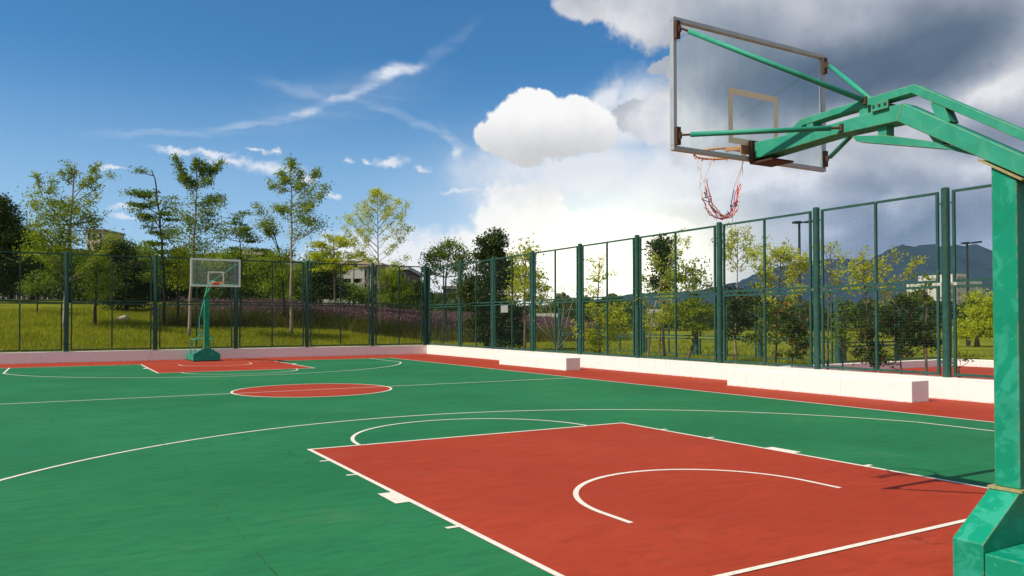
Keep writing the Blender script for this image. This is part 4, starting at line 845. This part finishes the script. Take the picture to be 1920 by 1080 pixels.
# ------------------------------------------------------------------ buildings, built facing the court
M['cream'] = simple('cream_render', (.48, .39, .29), .9, 0, .12, .6); M['bwhite'] = simple('white_render', (.50, .48, .44), .9, 0, .1, .6); M['roof'] = simple('roof_tiles', (.20, .17, .15), .9, 0, .2, 1)
M['brown'] = simple('brown_render', (.13, .07, .055), .9, 0, .2, .8); M['winglass'] = simple('window_glass', (.02, .025, .03), .15, 0, .3, .5); M['pinkroof'] = simple('pink_roof', (.42, .25, .20), .9, 0, .2, 1)
M['grey'] = simple('grey_concrete', (.22, .21, .20), .9, 0, .2, .8)
YAWM = -YAW
def building(name, label, px0, px1, ptop, D, depth, wall, roof, floors, cols, pbot=600, roofkind='flat', balc=False, win=(.5, .55), wcol=None, gz=None):
    A = at((px0+px1)/2, ptop, D); w_ = (px1-px0)*D/FOC; z1 = A[2]; z0 = at(px0, pbot, D)[2] if gz is None else gz
    root = empty(name, (A[0], A[1], z0), YAWM); tag(root, label, 'building'); h = z1-z0
    MB().box(-w_/2, w_/2, 0, depth, 0, h).build('wall', M[wall], root)
    if roofkind == 'hip':
        e_ = .5; r = MB(); a = w_/2+e_; rh = w_*.16
        r.add([(-a, -e_, h), (a, -e_, h), (a, depth+e_, h), (-a, depth+e_, h), (-a+depth*.45, depth/2, h+rh), (a-depth*.45, depth/2, h+rh)], [(0, 1, 5, 4), (1, 2, 5), (2, 3, 4, 5), (3, 0, 4), (3, 2, 1, 0)]); r.build('roof', M[roof], root)
    else: MB().box(-w_/2-.25, w_/2+.25, -.3, depth+.2, h+.002, h+.35).build('roof', M[roof], root)
    fh = h/floors; cw = w_/cols
    for i in range(floors):
        for j in range(cols):
            x0 = -w_/2+cw*(j+.5-win[0]/2); x1 = x0+cw*win[0]; za = fh*(i+.5-win[1]/2); zb = za+fh*win[1]
            f = MB(); t_ = min(.12, cw*.06)
            f.box(x0-t_, x0, -.06, .05, za-t_, zb+t_); f.box(x1, x1+t_, -.06, .05, za-t_, zb+t_); f.box(x0, x1, -.06, .05, zb, zb+t_); f.box(x0, x1, -.1, .05, za-t_, za)
            fo = f.build('window', M[wcol or 'bwhite'], root); MB().box(x0, x1, -.02, .03, za, zb).build('pane', M['winglass'], fo)
        if balc:
            b_ = MB(); b_.box(-w_/2+.2, w_/2-.2, -1.1, -.002, fh*i+.02, fh*i+.2); b_.box(-w_/2+.2, w_/2-.2, -1.1, -1.02, fh*i+.2, fh*i+1.0)
            for j in range(cols+1): xx = -w_/2+.2+(w_-.4)*j/cols; b_.box(xx-.1, xx+.1, -1.16, -1.101, fh*i+.02, fh*(i+1))
            b_.build('balcony', M['bwhite'], root)
    return root
building('house', 'old brown and white two storey house behind the trees at the left edge', -40, 95, 468, 68, 9, 'brown', 'roof', 3, 7, 575, wcol='bwhite', win=(.45, .6), balc=False)
building('house', 'pale house front half hidden behind the tall yellowish tree', 92, 150, 474, 72, 9, 'bwhite', 'roof', 2, 3, 575)
building('apartment_tower', 'small distant pinkish tower rising between the trees left of the dark evergreen', 162, 194, 433, 150, 8, 'cream', 'roof', 8, 3, 590)
building('villa', 'grey house with a hipped roof above the distant backboard', 372, 505, 478, 74, 12, 'grey', 'roof', 3, 5, 580, 'hip')
building('apartment_block', 'sandy apartment block with balconies in the middle, behind the thin twin trunks', 505, 600, 500, 76, 12, 'cream', 'roof', 4, 6, 585, balc=True)
building('apartment_block', 'apartment block with dark front and balconies left of the pale conical tree', 598, 690, 496, 72, 12, 'brown', 'cream', 3, 4, 580, balc=True)
building('apartment_block', 'cream end block with a dark right hand corner beside the pale conical tree', 676, 712, 500, 71, 12, 'cream', 'cream', 3, 2, 580, win=(.3, .5))
building('apartment_block', 'brown fronted block with vertical white strips left of the small dark tree', 712, 762, 506, 75, 12, 'brown', 'bwhite', 3, 4, 580)
building('pavilion', 'long low dark building with a flat brown roof near the corner of the fences', 765, 870, 556, 80, 8, 'grey', 'brown', 1, 8, 590)
building('pavilion', 'grey flat roofed building behind the tree at the corner of the fences', 832, 878, 542, 90, 8, 'grey', 'roof', 2, 3, 590)
building('kiosk', 'low building with a pink flat roof seen beneath the distant backboard', 375, 440, 556, 66, 5, 'brown', 'pinkroof', 1, 4, 580)
building('shed', 'small low white roofed building behind the leafless shrub', 1000, 1040, 596, 60, 4, 'bwhite', 'bwhite', 1, 3, 612)
building('shed', 'small white flat roofed building seen behind the full mid green tree', 1200, 1235, 588, 62, 4, 'bwhite', 'bwhite', 1, 3, 612)
def tower():
    D = 260; A = at(1810, 640, D); root = empty('tower_block', (A[0], A[1], -1), YAWM+.35); tag(root, 'white high rise block with a stepped top before the blue mountain', 'building')
    S = D/FOC
    for k, (x0, x1, top) in enumerate([(-56, -27, 530), (-27, 2, 514), (2, 42, 527)]):
        z1 = at(1810, top, D)[2]+1; w0, w1 = x0*S*1.05, x1*S*1.05
        MB().box(w0+.02, w1-.02, -1.2*(k == 1), 14, 0, z1).build('wall', M['bwhite'], root)
        for i in range(11):
            z = z1-2.2-i*2.6
            if z < 1: break
            for j in range(3):
                xx = w0+(w1-w0)*(j+.5)/3; yy_ = -1.2*(k == 1); f = MB(); f.box(xx-.75, xx+.75, yy_-.12, yy_-.003, z-.1, z); fo = f.build('window', M['bwhite'], root)
                MB().box(xx-.7, xx+.7, yy_-.06, yy_-.004, z+.004, z+1.35).build('pane', M['grey'], fo)
tower()
# mountains
mm, t, b = newmat('mountain_forest_haze_tint'); p = geopos(t); n = t.noise(p, .006, 9, .65)
t.set(b.inputs['Base Color'], t.mix(n, (.016, .036, .055), (.026, .050, .072))); b.inputs['Roughness'].default_value = 1; b.inputs['Specular IOR Level'].default_value = 0  # blue of distant air and storm shade mixed into the forest colour
def mountain(name, prof, D):
    pts = []
    for (x0, y0), (x1, y1) in zip(prof[:-1], prof[1:]):
        n = max(2, int((x1-x0)/6))
        for i in range(n): tt = i/n; pts.append((x0+(x1-x0)*tt, y0+(y1-y0)*tt+rng.uniform(-1.3, 1.3)))
    K = 10; V = []; 
    for i, (px, py) in enumerate(pts):
        top = at(px, py, D); zt = top[2]; d = np.array([f_[0], f_[1]])
        for k in range(K+1):
            s = k/K; off = (k-K)*(D*.028); z = zt*(s**1.15)+(0 if k in (0, K) else rng.uniform(-1, 1)*zt*.05+zt*.07*math.sin(i*.45+k*.7)); V.append((top[0]+d[0]*off, top[1]+d[1]*off, z-2))
        V.append((top[0]+d[0]*D*.1, top[1]+d[1]*D*.1, -2))
    n = K+2; F = [(i*n+k, (i+1)*n+k, (i+1)*n+k+1, i*n+k+1) for i in range(len(pts)-1) for k in range(n-1)]
    return tag(fast_mesh(name, np.array(V, float), np.array(F), mm), kind='structure')
mountain('mountains', [(1080, 575), (1130, 560), (1180, 550), (1230, 546), (1300, 545), (1380, 528), (1430, 506), (1500, 490), (1545, 486), (1590, 484), (1630, 486), (1655, 472), (1680, 460), (1692, 457), (1712, 462), (1731, 457), (1758, 461), (1800, 458), (1850, 472), (1950, 455), (2100, 470), (2300, 520)], 1800)
mountain('hills', [(620, 585), (700, 575), (760, 566), (800, 566), (900, 575), (1000, 572), (1100, 560), (1200, 552), (1320, 556), (1500, 540), (1700, 545), (2100, 540)], 2200)

# ------------------------------------------------------------------ street lamps
def lamp(px, ptop, D, side, label):
    A = at(px, 600, D); g = tz1(A[0], A[1]); h = at(px, ptop, D)[2]-g
    root = empty('street_lamp', (A[0], A[1], g), YAWM); tag(root, label, 'street lamp', 'street lamps beyond the right fence')
    MB().tube([(0, 0, 0), (0, 0, .5), (0, 0, .52), (0, 0, h-.03)], [.11, .11, .075, .05], 12).build('pole', M['dark_metal'], root)
    MB().bar((-.15*side, 0, h-.05), (.42*side, 0, h+.02), .07, .07).build('arm', M['dark_metal'], root)
    MB().bar((-.28*side, 0, h-.02), (.05*side, 0, h), .26, .09).build('lamp_head', M['dark_metal'], root, bevel=.02)
    MB().bar((.30*side, 0, h+.0), (.74*side, 0, h+.05), .28, .09).build('lamp_head', M['dark_metal'], root, bevel=.02)
lamp(1500, 416, 34, 1, 'slim black street lamp left of the thick fence post, before grey cloud')
lamp(1815, 455, 42, 1, 'slim black street lamp with two flat heads in front of the white tower block')
# sandy boulder on the slope
def boulder():
    A = at(226, 590, 38.5); g = tz1(A[0], A[1]); mb = MB(); n = 10
    P_ = []
    for i in range(6):
        ph = math.pi*i/5
        for k in range(n):
            th = 2*math.pi*k/n; r = (1+.25*rng.uniform(-1, 1)); P_.append((.28*r*math.sin(ph)*math.cos(th)+.09*(1+math.cos(ph)), .2*r*math.sin(ph)*math.sin(th), .20*math.cos(ph)*r+.12))
    mb.add(P_, [(i*n+k, i*n+(k+1) % n, (i+1)*n+(k+1) % n, (i+1)*n+k) for i in range(5) for k in range(n)])
    o = mb.build('boulder', simple('stone', (.42, .34, .25), .9, 0, .3, 6)); o.location = (A[0], A[1], g); tag(o, 'pale sandy boulder lying on the grass slope below the dark evergreen', 'boulder')
boulder()

# ------------------------------------------------------------------ air
m = bpy.data.materials.new('haze'); m.use_nodes = True; nt = m.node_tree; nt.nodes.clear()
o = nt.nodes.new('ShaderNodeOutputMaterial'); v = nt.nodes.new('ShaderNodeVolumePrincipled')
v.inputs['Density'].default_value = .00006; v.inputs['Color'].default_value = (.50, .70, 1, 1); nt.links.new(v.outputs[0], o.inputs['Volume'])
tag(MB().box(-1600, 3100, -1000, 3100, -4, 420).build('haze', m), kind='stuff')
